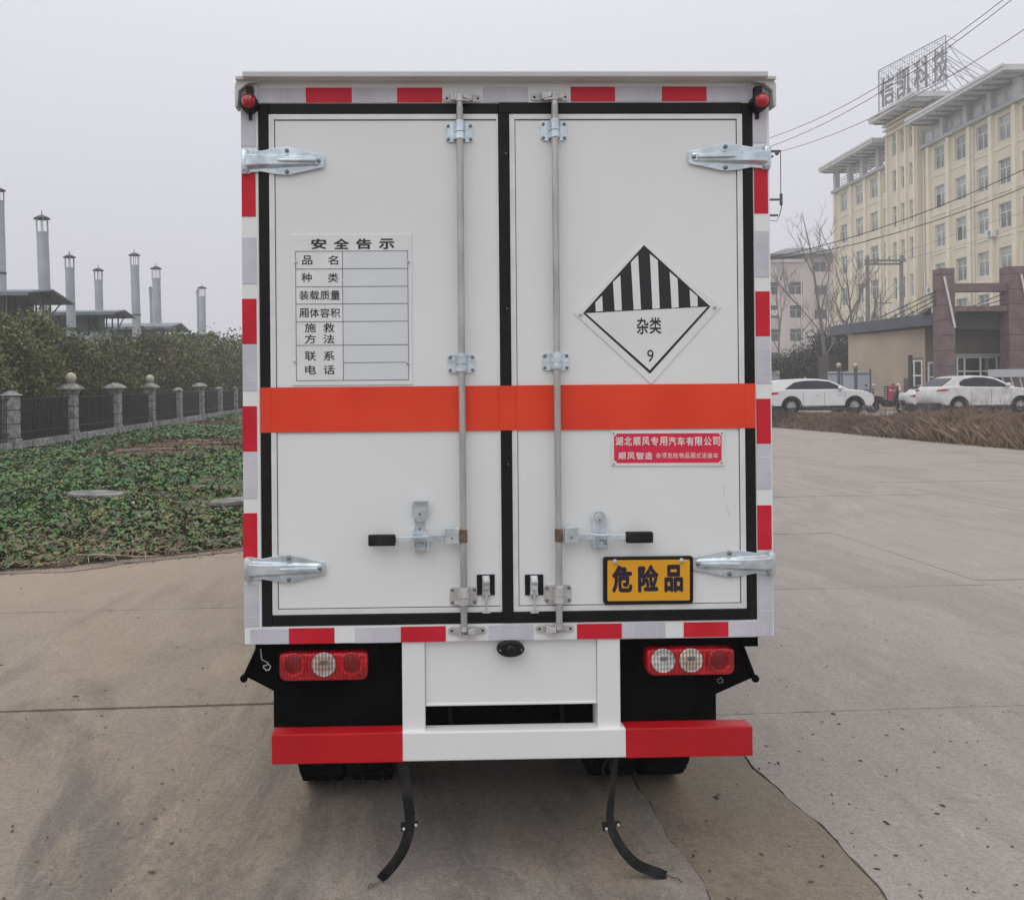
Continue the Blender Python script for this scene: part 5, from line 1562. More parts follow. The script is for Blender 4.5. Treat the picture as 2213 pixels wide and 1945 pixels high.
# orange band
o_ = []
b0 = (Lc(600, 932)[1] + Lc(1600, 928)[1]) / 2; b1 = (Lc(600, 835.3)[1] + Lc(1600, 831.5)[1]) / 2
P('orange_band', MB().box(sL + .001, uLd0, -.0112, -.0098, b0, b1), 'orange')
P('orange_band', MB().box(uLd0 + .0002, uLd1 - .0002, -.0102, -.0086, b0, b1), 'orange')
cw = MB()   # bridges the rubber between the doors, slightly rumpled
n = 14
u0, u1 = uLd1 - .004, uRd0 + .012
i0 = len(cw.v)
for k in range(n + 1):
    u = u0 + (u1 - u0) * k / n
    z = -.0145 - .0012 * math.sin(k * 1.7) - (0 if 1 < k < n - 3 else -.0012)
    for v in (b0 + .0005, (b0 + b1) / 2, b1 - .0005):
        cw.v.append((u, z + (.0007 * math.sin(v * 90 + k)), v))
for k in range(n):
    for j in range(2):
        a = i0 + k * 3 + j
        cw.f.append((a, a + 3, a + 4, a + 1))
P('orange_band', cw, 'orange', smooth=60)
P('orange_band', MB().box(uRd0 + .0122, uRd1, -.0104, -.0086, b0 + .0003, b1 + .0003), 'orange')
P('orange_band', MB().box(uRd1 + .0002, sR - .001, -.0112, -.0098, b0, b1), 'orange')

# reflective tape
def tape(x0, y0, x1, y1, kind, vert):
    r = rect(x0, y0, x1, y1, .006)
    u0, u1, v0, v1 = r
    m = 'tape_red' if kind == 'r' else 'tape_white'
    o = slab('reflective_tape', r, .0062, .0078, m, bevel=.0008)
    if kind == 'w':
        q = MB()
        if vert:
            for f in (.22, .72):
                q.box(u0 + .002, u1 - .002, -.0084, -.0078, v0 + (v1 - v0) * f - .0008, v0 + (v1 - v0) * f + .0008)
        else:
            for f in (.25, .55, .8):
                q.box(u0 + (u1 - u0) * f - .0008, u0 + (u1 - u0) * f + .0008, -.0084, -.0078, v0 + .002, v1 - .002)
        P('tape_seam', q, 'tape_band', o)
    if kind == 'r':
        q = MB().box(u0 + .001, u1 - .001, -.0083, -.0078, v1 - .0035, v1 - .0022) if not vert else MB().box(u0 + .003, u0 + .0042, -.0083, -.0078, v0 + .001, v1 - .001)
        P('tape_seam', q, 'tape_red', o)
for a in ((522, 374, 553, 469, 'r'), (523, 646, 555, 744, 'r'), (524, 878, 556, 976, 'r'), (525, 1109, 556.5, 1206, 'r'),
          (521, 240, 553, 318, 'w'), (523, 514, 555, 614, 'w'), (524, 746, 555, 845, 'w'), (525, 977, 556, 1077, 'w'), (527, 1262, 560, 1354, 'w')):
    tape(*a, True)
for a in ((1629, 365, 1660, 462, 'r'), (1632, 630, 1664, 727, 'r'), (1634, 862, 1666, 959, 'r'), (1636, 1092, 1668, 1188, 'r'),
          (1626, 240, 1657, 310, 'w'), (1631, 499, 1662, 599, 'w'), (1633, 729, 1665, 829, 'w'), (1635, 961, 1667, 1057, 'w'), (1638, 1243, 1671, 1342, 'w')):
    tape(*a, True)
for a in ((562, 192, 659, 223, 'w'), (660.5, 190.5, 760.6, 223, 'r'), (762, 191, 857, 222, 'w'), (858, 190.5, 956, 222.5, 'r'), (1044, 189, 1141, 222, 'w'),
          (1233, 188.5, 1329, 220.5, 'r'), (1330, 188, 1429, 220, 'w'), (1430, 188, 1527, 220, 'r'), (1528, 187.5, 1620, 220, 'w')):
    tape(*a, False)
for a in ((541, 1359.5, 624, 1391, 'w'), (624.5, 1357.5, 723, 1390, 'r'), (767, 1356, 865, 1388, 'w'), (866, 1354, 963.6, 1386, 'r'), (1056, 1351, 1152.6, 1382, 'w'),
          (1246.7, 1348, 1344, 1379.5, 'r'), (1345, 1346, 1438, 1377.5, 'w'), (1477, 1344.5, 1574, 1375.5, 'r'), (1575, 1343, 1670, 1373.5, 'w')):
    tape(*a, False)

# strap hinges
def hinge(kx, ky, tipx, sg):
    uk, vk = Lc(kx, ky, .02); ut, _ = Lc(tipx, ky, .02)
    Lh = abs(ut - uk)
    ux = lambda f: uk + sg * f * Lh
    prof = [(.05, .040), (.20, .036), (.40, .046), (.55, .048), (.78, .034), (.99, .022), (1.0, .016)]
    top = [(ux(f), vk + h) for f, h in prof]; bot = [(ux(f), vk - h) for f, h in reversed(prof)]
    pts = top + bot
    if sg < 0: pts = pts[::-1]
    o = plate_poly('hinge', pts, .010, .015, 'zinc', bevel=.0015)
    # raised barrel arm tapering into a rib
    c = MB()
    st = [(.02, .030, .034), (.16, .027, .036), (.42, .024, .030), (.52, .022, .024), (.90, .018, .022), (.95, .014, .016)]
    i = len(c.v); m_ = len(st)
    for f, h, o1 in st:
        for a, b in ((-h, .0145), (-h * .62, o1), (h * .62, o1), (h, .0145)):
            c.v.append((ux(f), -b, vk + a))
    for k in range(m_ - 1):
        for j in range(3):
            c.f.append((i + k * 4 + j, i + k * 4 + j + 1, i + (k + 1) * 4 + j + 1, i + (k + 1) * 4 + j))
    c.f.append((i, i + 1, i + 2, i + 3)); c.f.append(tuple(i + (m_ - 1) * 4 + j for j in (3, 2, 1, 0)))
    P('hinge_arm', c, 'zinc', o, bevel=.003)
    P('hinge_rib', MB().prism([(ux(.42), vk - .0035), (ux(.9), vk - .005), (ux(.9), vk + .006), (ux(.42), vk + .004)][::sg], -.034, -.02, 'y'), 'zinc', o, bevel=.002)
    P('hinge_knuckle', MB().lathe([(.012, -.036), (.0135, -.033), (.0135, .033), (.012, .036)], (uk, -.016, vk), 16, 'z'), 'zinc', o, smooth=50)
    P('hinge_pin', MB().lathe([(.009, -.044), (.010, -.041), (.010, .038), (.006, .042)], (uk, -.016, vk), 12, 'z'), 'cast', o, smooth=50)
    P('hinge_bracket', MB().box(min(uk - sg * .006, ux(.06)), max(uk - sg * .006, ux(.06)), -.012, -.0062, vk - .042, vk + .042), 'zinc', o)
    for f, h in ((.53, .036), (.53, -.037), (.93, 0)):
        bolt(ux(f), vk + h, .0155 if f < .9 else .0155, .0075, o)
hinge(529, 348, 700, 1); hinge(1658.5, 339, 1489, -1); hinge(535, 1231, 703, 1); hinge(1668, 1217, 1497.5, -1)

# locking rods
def rod(pt, pb, yt, yb):
    ua = (Lc(*pt, .03)[0] + Lc(*pb, .03)[0]) / 2
    v1 = Lc(pt[0], yt, .03)[1]; v0 = Lc(pb[0], yb, .03)[1]
    o = P('locking_rod', MB().tube([(ua, -.032, v0), (ua, -.032, v1)], .0118, 20), 'galv', smooth=50)
    P('rod_end', MB().tube([(ua, -.032, v1), (ua, -.032, v1 + .03)], .010, 16), 'cast', o, smooth=50)
    P('rod_end', MB().tube([(ua, -.032, v0), (ua, -.032, v0 - .02)], .010, 16), 'cast', o, smooth=50)
    return ua, o
ul, rodL = rod((995, 300), (1001.5, 1340), 232, 1352)
ur, rodR = rod((1199, 300), (1208.5, 1330), 228, 1348)
def guide(cx, cy, wpx, hpx, ua, kind):
    u, v = Lc(cx, cy, .012); w_, h_ = wpx / 620 / 2, hpx / 620 / 2
    u = ua
    r_ = .008
    pts = [(u - w_ + r_, v - h_), (u + w_ - r_, v - h_), (u + w_, v - h_ + r_), (u + w_, v + h_ - r_), (u + w_ - r_, v + h_), (u - w_ + r_, v + h_), (u - w_, v + h_ - r_), (u - w_, v - h_ + r_)]
    o = plate_poly('rod_guide', pts, .0045, .010, 'zinc' if kind else 'cast', bevel=.001)
    st = MB()
    n = 8
    prof = [(math.cos(math.pi * k / n) * .021, -.018 - math.sin(math.pi * k / n) * .030) for k in range(n + 1)]
    prof = [(.021, -.010)] + prof + [(-.021, -.010)]
    inn = [(x * .80, max(y * .94, -.045) if y < -.011 else y) for x, y in prof][::-1]
    for z0, z1 in ((-h_ * .85, -h_ * .15), (-h_ * .10, h_ * .92)):
        poly_ = [(u + x, y) for x, y in prof] + [(u + x, y) for x, y in inn]
        st.prism(poly_, v + z0, v + z1, 'z')
    P('guide_saddle', st, 'zinc' if kind else 'cast', o, smooth=40, bevel=.001)
    P('guide_collar', MB().lathe([(.0125, -h_ * .9), (.0155, -h_ * .8), (.0155, -h_ * .35), (.0125, -h_ * .3)], (u, -.032, v), 16, 'z').lathe([(.0125, h_ * .4), (.015, h_ * .5), (.015, h_ * 1.05), (.0125, h_ * 1.1)], (u, -.032, v), 16, 'z'), 'zinc' if kind else 'cast', o, smooth=40)
    for sx in (-1, 1):
        for sz_ in (-1, 1):
            bolt(u + sx * (w_ - .009), v + sz_ * (h_ - .010), .0102, .0058, o)
guide(994, 287, 59, 41, ul, 1); guide(997, 786, 59, 40, ul, 1); guide(1000.5, 1288, 59, 39, ul, 0)
guide(1196, 283.5, 57, 42, ur, 1); guide(1201, 782, 59, 38, ur, 1); guide(1206, 1283.5, 59, 39, ur, 0)
# cams and keepers
def keeper(cx, cy, ua, sg, top):
    u, v = Lc(cx, cy, .02)
    w_, h_ = .066, .0115
    pts = [(u - w_, v - h_ * .6), (u - w_ + .008, v - h_), (u + w_ - .008, v - h_), (u + w_, v - h_ * .6), (u + w_, v + h_ * .6), (u + w_ - .008, v + h_), (u - w_ + .008, v + h_), (u - w_, v + h_ * .6)]
    o = plate_poly('cam_keeper', pts, .0065, .012, 'cast', bevel=.001)
    q = MB()
    s_ = 1 if top else -1
    for a0, a1, b0_, c0, c1_ in ((-.016, -.011, -.036, -.012, .016), (-.030, -.016, -.022, -.007, .010), (.012, .03, -.02, -.006, .008)):
        P('keeper_lug', MB().box(ua + a0, ua + a1, b0_, -.012, v + c0, v + c1_), 'cast', o, bevel=.001)
    q.hexa([(ua + sg * .012, -.014, v - .012), (ua + sg * .045, -.014, v - .013), (ua + sg * .045, -.03, v - .013), (ua + sg * .012, -.044, v - .006),
            (ua + sg * .012, -.014, v + .012), (ua + sg * .045, -.014, v + .017), (ua + sg * .045, -.03, v + .015), (ua + sg * .012, -.044, v + .006)])
    P('keeper_hook', q, 'cast', o, bevel=.002)
    P('cam', MB().hexa([(ua - .012, -.044, v - .012 * s_ - .006), (ua + .012, -.044, v - .012 * s_ - .006), (ua + .010, -.02, v - .012 * s_ - .006), (ua - .010, -.02, v - .012 * s_ - .006),
                        (ua - .008, -.046, v + .006), (ua + .008, -.046, v + .006), (ua + .008, -.02, v + .010), (ua - .008, -.02, v + .010)]), 'cast', o, bevel=.002)
    P('cam_tongue', MB().hexa([(ua, -.042, v - .014), (ua + sg * .036, -.032, v - .016), (ua + sg * .036, -.02, v - .016), (ua, -.02, v - .014),
                              (ua, -.042, v - .008), (ua + sg * .036, -.032, v - .010), (ua + sg * .036, -.02, v - .010), (ua, -.02, v - .008)]), 'cast', o)
    for x in (-w_ + .012, w_ - .012):
        link('screw_hole', MB().lathe([(.0045, 0), (.0045, -.0008)], n=10, axis='y').mesh('screw_hole', M['groove']), o, loc=(u + x, -.0122, v))
keeper(999.5, 212, ul, 1, True); keeper(1189, 209, ur, -1, True)
keeper(1010, 1364, ul, 1, False); keeper(1200, 1360, ur, -1, False)

# handles
def handle(side):
    if side == 'L':
        hub = rect(961, 1139, 991, 1173, .02); bar = (855, 1155, 961, 1173); grip = rect(796, 1154.5, 855, 1178.5, .03); sg = -1
        cx, top, hasp = 907.5, (Lc(912, 1082, .02)[1], Lc(907, 1150, .02)[1]), rect(892, 1161, 926, 1191, .03); ua = ul
    else:
        hub = rect(1217, 1137, 1247, 1171, .02); bar = (1247, 1148, 1351, 1171); grip = rect(1351.5, 1148, 1409, 1172, .03); sg = 1
        cx, top, hasp = 1295.5, (Lc(1296, 1104, .02)[1], Lc(1296, 1150, .02)[1]), rect(1280.5, 1158, 1314, 1185, .03); ua = ur
    vb = (grip[2] + grip[3]) / 2
    ub = grip[1] if sg < 0 else grip[0]; uh = hub[0] if sg < 0 else hub[1]
    o = P('lock_handle', MB().prism([(uh, vb - .006), (uh, vb + .016), (uh + sg * .065, vb + .0145), (uh + sg * .12, vb + .011), (ub, vb + .010), (ub, vb - .009), (uh + sg * .12, vb - .008)][::-sg], -.040, -.032, 'y'), 'zinc', bevel=.0015)
    P('handle_grip', MB().box(grip[0], grip[1], -.050, -.026, grip[2] + .001, grip[3] - .001), 'rubber', o, bevel=.004)
    P('handle_hub', MB().box(hub[0], hub[1], -.046, -.026, hub[2], hub[3]).box(min(ua, hub[0 if sg > 0 else 1]), max(ua, hub[0 if sg > 0 else 1]), -.040, -.03, hub[2] + .008, hub[3] - .012), 'zinc', o, bevel=.002)
    P('weld', MB().box(ua - .0135, ua + .0135, -.046, -.030, hub[2] + .004, hub[3] - .006), 'rust', o, bevel=.003)
    bolt((hub[0] + hub[1]) / 2, hub[2] + .02, .046, .004, o)
    uc = Lc(cx, 1150, .02)[0]
    # catch plate on the door with hinged flap
    k = P('handle_catch', MB().prism([(uc - .026, hasp[2] + .012), (uc + .026, hasp[2] + .012), (uc + .024, vb + .03), (uc + .018, vb + .04), (uc + .018, top[0] - .03), (uc + .012, top[0] - .012), (uc - .012, top[0] - .012), (uc - .018, top[0] - .03), (uc - .018, vb + .04), (uc - .024, vb + .03)], -.012, -.0045, 'y'), 'zinc', bevel=.001)
    if side == 'L':
        P('catch_flap', MB().prism([(uc - .024, vb + .075), (uc - .012, vb + .058), (uc + .012, vb + .058), (uc + .026, vb + .08), (uc + .030, top[0]), (uc - .018, top[0] + .008), (uc - .027, top[0] - .02)], -.022, -.014, 'y'), 'zinc', k, bevel=.002)
        P('catch_lip', MB().box(uc - .02, uc + .03, -.034, -.022, top[0] - .004, top[0] + .003), 'zinc', k, bevel=.001)
    else:
        n = 10
        pts = [(uc - .024, vb + .012)] + [(uc + .024, vb + .012)] + [(uc + .025 * math.cos(math.pi * j / n), top[0] - .024 + .024 * math.sin(math.pi * j / n)) for j in range(n + 1)]
        P('catch_flap', MB().prism(pts, -.020, -.0135, 'y'), 'zinc', k, bevel=.0015)
        P('catch_lip', MB().lathe([(.017, 0), (.015, -.004), (.009, -.005), (.0001, -.0052)], (uc, -.020, top[0] - .026), 16, 'y'), 'cast', k, smooth=40)
    bolt(uc, top[0] - .045 if side == 'L' else top[0] - .03, .0225, .0045, k)
    bolt(uc, vb + .034, .0125, .0045, k)
    P('catch_hook', MB().box(uc - .027, uc + .027, -.052, -.042, vb + .005, vb + .014).box(uc - .027, uc - .022, -.05, -.012, vb - .004, vb + .014).box(uc + .022, uc + .027, -.05, -.012, vb - .004, vb + .014), 'zinc', k, bevel=.0015)
    P('hasp', MB().box(hasp[0], hasp[1], -.030, -.014, hasp[2], hasp[2] + .012).box(hasp[0], hasp[0] + .006, -.048, -.014, hasp[2], hasp[3] - .004).box(hasp[1] - .006, hasp[1], -.048, -.014, hasp[2], hasp[3] - .004).box(hasp[0] + .007, hasp[1] - .007, -.022, -.012, hasp[2] + .012, hasp[3] - .012), 'zinc', k, bevel=.0015)
    P('hasp_loop', MB().tube([(uc - .010, -.046, vb - .012), (uc, -.05, vb - .006), (uc + .010, -.046, vb - .012)], .0025, 6), 'bolt', k)
handle('L'); handle('R')
# small spring bolts at the foot of each door
for (x0, x1, bx) in ((1030.5, 1069.5, 1050.5), (1134.5, 1174.5, 1154.5)):
    r = rect(x0, 1242, x1, 1286, .008); ub = Lc(bx, 1264, .02)[0]; vb = r[2]; vt = r[3]
    o = slab('spring_bolt', r, .0045, .0075, 'black')
    q = MB().box(ub - .013, ub + .013, -.022, -.0076, vb - .002, vt - .002).box(ub - .010, ub + .010, -.031, -.022, vb + .022, vt - .006)
    P('bolt_body', q, 'zinc', o, bevel=.003)
    P('bolt_cover', MB().lathe([(.011, -.011), (.0125, -.009), (.0125, .009), (.011, .011)], (ub, -.026, vt - .020), 14, 'x').box(ub - .014, ub + .014, -.02, -.008, vb - .006, vb + .012), 'cast', o, smooth=40)
    P('bolt_pin', MB().tube([(ub, -.024, vb + .02), (ub, -.024, Lc(bx, 1318, .02)[1])], .0042, 8).box(ub - .014, ub + .014, -.028, -.010, Lc(bx, 1322, .02)[1] - .003, Lc(bx, 1322, .02)[1] + .003), 'cast', o, smooth=40)
    for sx in (-1, 1):
        bolt(ub + sx * .009, vb + .003, .0205, .003, o)

# notice board
def F(ox, oy, sc_):
    return lambda x, y, o=.008: Lc(ox + x / sc_, oy + y / sc_, o)
f1 = F(600, 490, 4.989)
a = f1(145, 85); b = f1(1458, 1703)
nb = P('notice_board', MB().box(a[0], b[0], -.0072, -.0042, b[1], a[1]), 'sign_white', bevel=.0012)
a, b = f1(197, 265), f1(1407, 1657); X = {k: f1(k, 900)[0] for k in (197, 703, 1407)}
Y = {k: f1(700, k)[1] for k in (265, 455, 647, 833, 1024, 1277, 1467, 1657)}
q = MB()
lw_ = .0014
for y in (265, 455, 647, 833, 1024, 1277, 1657): q.box(X[197] - lw_ / 2, X[1407] + lw_ / 2, -.0083, -.0076, Y[y] - lw_ / 2, Y[y] + lw_ / 2)
q.box(X[703], X[1407], -.0083, -.0076, Y[1467] - lw_ / 2, Y[1467] + lw_ / 2)
for x in (197, 703, 1407): q.box(X[x] - lw_ / 2, X[x] + lw_ / 2, -.00835, -.0076, Y[1657], Y[265])
P('table_line', q, 'ink', nb)
rows = [(265, 455), (455, 647), (647, 833), (833, 1024), (1024, 1277), (1277, 1467), (1467, 1657)]
for t, b_ in rows:
    P('writing_field', MB().box(X[703] + .001, X[1407] - .001, -.0076, -.0072, Y[b_] + .001, Y[t] - .001), 'sign_blue', nb)
def ch(s, x, y, w_, h_, parent, m, o, fn, bold=.0, tilt=0.0):
    c = fn(x, y, o); k = 1 / (fn.__defaults__ and 1)
    return text(s, c[0], c[1], w_, h_, -o, M[m], parent, depth=.0006, bold=bold, tilt=tilt)
S1_ = 1 / 4.989 / 619
for s, x in zip('安全告示', (443, 688, 930, 1175)): ch(s, x, 187, 165 * S1_, 112 * S1_, nb, 'ink', .0078, f1, .028)
for s, x, y in (('品', 320, 362), ('名', 598, 362), ('种', 312, 550), ('类', 598, 550)): ch(s, x, y, 108 * S1_, 98 * S1_, nb, 'ink', .0078, f1, .008)
for k, s in enumerate('装载质量'): ch(s, 285 + k * 112, 740, 101 * S1_, 98 * S1_, nb, 'ink', .0078, f1, .008)
for k, s in enumerate('厢体容积'): ch(s, 285 + k * 112, 930, 101 * S1_, 98 * S1_, nb, 'ink', .0078, f1, .008)
for s, x, y in (('施', 352, 1090), ('救', 552, 1090), ('方', 352, 1212), ('法', 552, 1212), ('联', 352, 1393), ('系', 555, 1393), ('电', 355, 1543), ('话', 555, 1543)):
    ch(s, x, y, 118 * S1_, 98 * S1_, nb, 'ink', .0078, f1, .008)
for x, y in ((195, 385), (1409, 377), (190, 1453), (1400, 1470)):
    c = f1(x, y); bolt(c[0], c[1], .0075, .0055, nb, 'cast', 'rivet')

# class 9 diamond
f2 = F(1220, 500, 4.989)
def poly2(name, pts, o0, o1, m, parent, fn, bevel=0):
    q = [fn(x, y) for x, y in pts]
    ar = sum(q[i][0] * q[(i + 1) % len(q)][1] - q[(i + 1) % len(q)][0] * q[i][1] for i in range(len(q)))
    if ar < 0: q = q[::-1]
    return P(name, MB().prism(q, -o1, -o0, 'y'), m, parent, bevel)
hz = poly2('hazard_sign', [(857, 128), (1690, 812), (936, 1648), (105, 888)], .0042, .0072, 'sign_white', truck, f2, .001)
T_, L2, R2, B2 = (857, 150), (200, 885), (1574, 812), (922, 1537)
def lerp(a, b, k): return (a[0] + (b[0] - a[0]) * k, a[1] + (b[1] - a[1]) * k)
poly2('hazard_black_field', [T_, R2, L2], .0072, .0076, 'ink', hz, f2)
cen = (888, 855)
def toward(p, px_): 
    d = math.hypot(cen[0] - p[0], cen[1] - p[1]); return lerp(p, cen, px_ / d)
q = MB()
def edge_bar(a, b, w_):
    n_ = (-(b[1] - a[1]), b[0] - a[0]); l_ = math.hypot(*n_); n_ = (n_[0] / l_ * w_, n_[1] / l_ * w_)
    m_ = ((a[0] + b[0]) / 2, (a[1] + b[1]) / 2)
    if (cen[0] - m_[0]) * n_[0] + (cen[1] - m_[1]) * n_[1] < 0: n_ = (-n_[0], -n_[1])
    return [a, b, (b[0] + n_[0], b[1] + n_[1]), (a[0] + n_[0], a[1] + n_[1])]
poly2('hazard_border', [L2, B2, lerp(B2, T_, .028), (L2[0] + 33, L2[1] + 2)], .0072, .0077, 'ink', hz, f2)
poly2('hazard_border', [B2, R2, (R2[0] - 33, R2[1] + 4), lerp(B2, T_, .028)], .0072, .00775, 'ink', hz, f2)
for s_ in ([(333, 768), (405, 694), (413, 862), (337, 867)], [(523, 548), (602, 475), (618, 854), (541, 857)], [(716, 335), (793, 258), (825, 843), (746, 848)],
           [(920, 245), (1005, 314), (1027, 833), (949, 838)], [(1133, 438), (1219, 512), (1232, 822), (1156, 828)], [(1348, 630), (1432, 700), (1437, 811), (1359, 815)]):
    poly2('hazard_stripe', s_, .0076, .0080, 'sign_white', hz, f2)
t2 = R(2.2)
S2_ = 1 / 4.989 / 619
ch('杂', 842, 1022, 128 * S2_, 178 * S2_, hz, 'ink', .0078, f2, .014)
ch('类', 980, 1016, 128 * S2_, 178 * S2_, hz, 'ink', .0078, f2, .014)
ch('9', 926, 1342, 70 * S2_, 130 * S2_, hz, 'ink', .0078, f2, .0)
for x, y in ((172, 897), (1618, 820)):
    c = f2(x, y); bolt(c[0], c[1], .0075, .0062, hz, 'cast', 'rivet')

# maker's name plate
f3 = F(1280, 900, 3.99)
def rr_poly(x0, y0, x1, y1, r, sag=0.0, slope=0.0, notch=False):
    pts = []
    for cx, cy, a0 in ((x1 - r, y0 + r, -90), (x1 - r, y1 - r, 0), (x0 + r, y1 - r, 90), (x0 + r, y0 + r, 180)):
        for k in range(5):
            a = R(a0 + k * 22.5)
            if notch:
                ccx = x1 if cx > (x0 + x1) / 2 else x0; ccy = y0 if cy < (y0 + y1) / 2 else y1
                a = R(a0 + 270 - k * 22.5 - 0) if False else None
            x, y = (cx + r * math.cos(R(a0 + k * 22.5)), cy + r * math.sin(R(a0 + k * 22.5)))
            pts.append((x, y + (x - (x0 + x1) / 2) * slope))
    return pts
cpn = poly2('company_plate', rr_poly(160, 118, 1142, 428, 6, slope=0.0), .0042, .0080, 'alu', truck, f3, .001)
poly2('plate_field', [(210, 148), (1092, 144), (1096, 160), (1115, 166), (1115, 378), (1098, 384), (1092, 398), (212, 402), (206, 386), (188, 380), (187, 170), (206, 164)], .0080, .0086, 'sign_red', cpn, f3)
S3_ = 1 / 3.99 / 619
for k, s in enumerate('湖北顺风专用汽车有限公司'): ch(s, 232 + k * 76.3, 214, 66 * S3_, 76 * S3_, cpn, 'print_white', .0087, f3, .022)
for k, s in enumerate('顺风智造'): ch(s, 258 + k * 76, 340, 66 * S3_, 62 * S3_, cpn, 'print_white', .0087, f3, .018)
for k, s in enumerate('杂项危险物品厢式运输车'): ch(s, 573 + k * 49.2, 337, 42 * S3_, 46 * S3_, cpn, 'print_white', .0087, f3, .004)
for x, y in ((183, 148), (1116, 145), (185, 411), (1114, 400)):
    c = f3(x, y); bolt(c[0], c[1], .008, .0032, cpn, 'bolt', 'rivet')

# yellow plate
yp = poly2('hazard_plate', rr_poly(92, 1204, 862, 1606, 22, slope=-.013), .0042, .020, 'black', truck, f3, .002)
poly2('plate_face', rr_poly(124, 1230, 830, 1580, 12, slope=-.010), .020, .0215, 'plate_yellow', yp, f3)
for s, x, w_, h_ in (('危', 258, 176, 236), ('险', 483, 178, 236), ('品', 702, 162, 236)):
    ch(s, x, 1398 - (x - 480) * .012, w_ * S3_ * 1.0, h_ * S3_, yp, 'ink_navy', .0218, f3, .046)
for x, y in ((193, 1250), (768, 1242)):
    c = f3(x, y, .02); bolt(c[0], c[1], .0215, .009, yp, 'cast', 'screw')

# small door marks (scratch and scuffs)
# reversing camera housing
u, v = Lc(1103.5, 1402, .02)
cm = P('reversing_camera', MB().prism([(u + .048 * math.cos(k * math.pi / 14), v + .0275 * math.sin(k * math.pi / 14)) for k in range(28)], -.030, -.0, 'y'), 'black', bevel=.006)
P('camera_lens', MB().lathe([(.019, 0), (.018, -.008), (.012, -.012), (.006, -.013), (.0001, -.012)], (u, -.03, v), 24, 'y'), 'black', cm, smooth=50)
for sx in (-1, 1): bolt(u + sx * .037, v - .002, .03, .004, cm, 'bolt', 'screw')

# rear apron: uprights, centre panel, bumper
o1 = .0
lu = rect(868.5, 1390, 920, 1590, o1); ru = rect(1291, 1390, 1342, 1590, o1)
vlow = Lc(1100, 1585, o1)[1]
P('bumper_upright', MB().box(lu[0], lu[1], .0, .09, vlow - .01, vBot - .0005), 'white_paint', bevel=.004)
P('bumper_upright', MB().box(ru[0], ru[1], .0, .09, vlow - .01, vBot - .0005), 'white_paint', bevel=.004)
vp = (Lc(920, 1523, -.01)[1] + Lc(1290, 1520, -.01)[1]) / 2
P('centre_panel', MB().box(lu[1] + .001, ru[0] - .001, .012, .03, vp, vBot - .002).box(lu[1] + .001, ru[0] - .001, .008, .06, vp - .002, vp + .006), 'white_paint', bevel=.002)
bu0 = Lc(586.5, 1620, .02)[0]; bu1 = Lc(1627.5, 1600, .02)[0]; bm0 = Lc(871, 1615, .02)[0]; bm1 = Lc(1352, 1605, .02)[0]
bt = (Lc(880, 1584, .02)[1] + Lc(1340, 1574, .02)[1]) / 2; bb = (Lc(590, 1654, .02)[1] + Lc(1625, 1630.5, .02)[1]) / 2
bp_ = P('bumper', MB().box(bu0 + .002, bu1 - .002, -.018, .048, bb, bt), 'white_paint', bevel=.005)
P('bumper_film', MB().box(bu0, bm0, -.0198, .049, bb - .0015, bt + .0015), 'bumper_red', bp_, bevel=.004)
P('bumper_film', MB().box(bm1, bu1, -.0198, .049, bb - .0015, bt + .0015), 'bumper_red', bp_, bevel=.004)
# chassis rails and cross members
P('chassis_rail', MB().box(-.42, -.34, .10, 5.6, .56, .76).box(.34, .42, .10, 5.6, .56, .76).box(-.34, .34, .12, .17, .58, .74).box(-.34, .34, 1.6, 1.66, .58, .74).box(-.34, .34, 3.3, 3.36, .58, .74), 'black_frame')
P('cross_bearer', MB().box(uL + .02, uR - .02, .09, .15, vBot - .06, vBot - .001).box(uL + .02, uR - .02, 1.9, 1.97, vBot - .06, vBot - .001).box(uL + .02, uR - .02, 3.2, 3.27, vBot - .06, vBot - .001), 'black_frame')
P('underfloor_box', MB().box(-.60, -.34, .16, .42, .50, .78).box(.34, .62, .16, .42, .50, .78), 'black_frame', bevel=.01)
P('rear_crossbeam', MB().box(-.34, .34, .22, .30, .40, .60), 'black_frame')
for u in (Lc(968, 1560, -.2)[0], Lc(1210, 1550, -.2)[0]):
    P('hose', MB().tube([(u, .2, .72), (u + .005, .2, .55), (u + .012, .21, .44)], .008, 8), 'rubber')

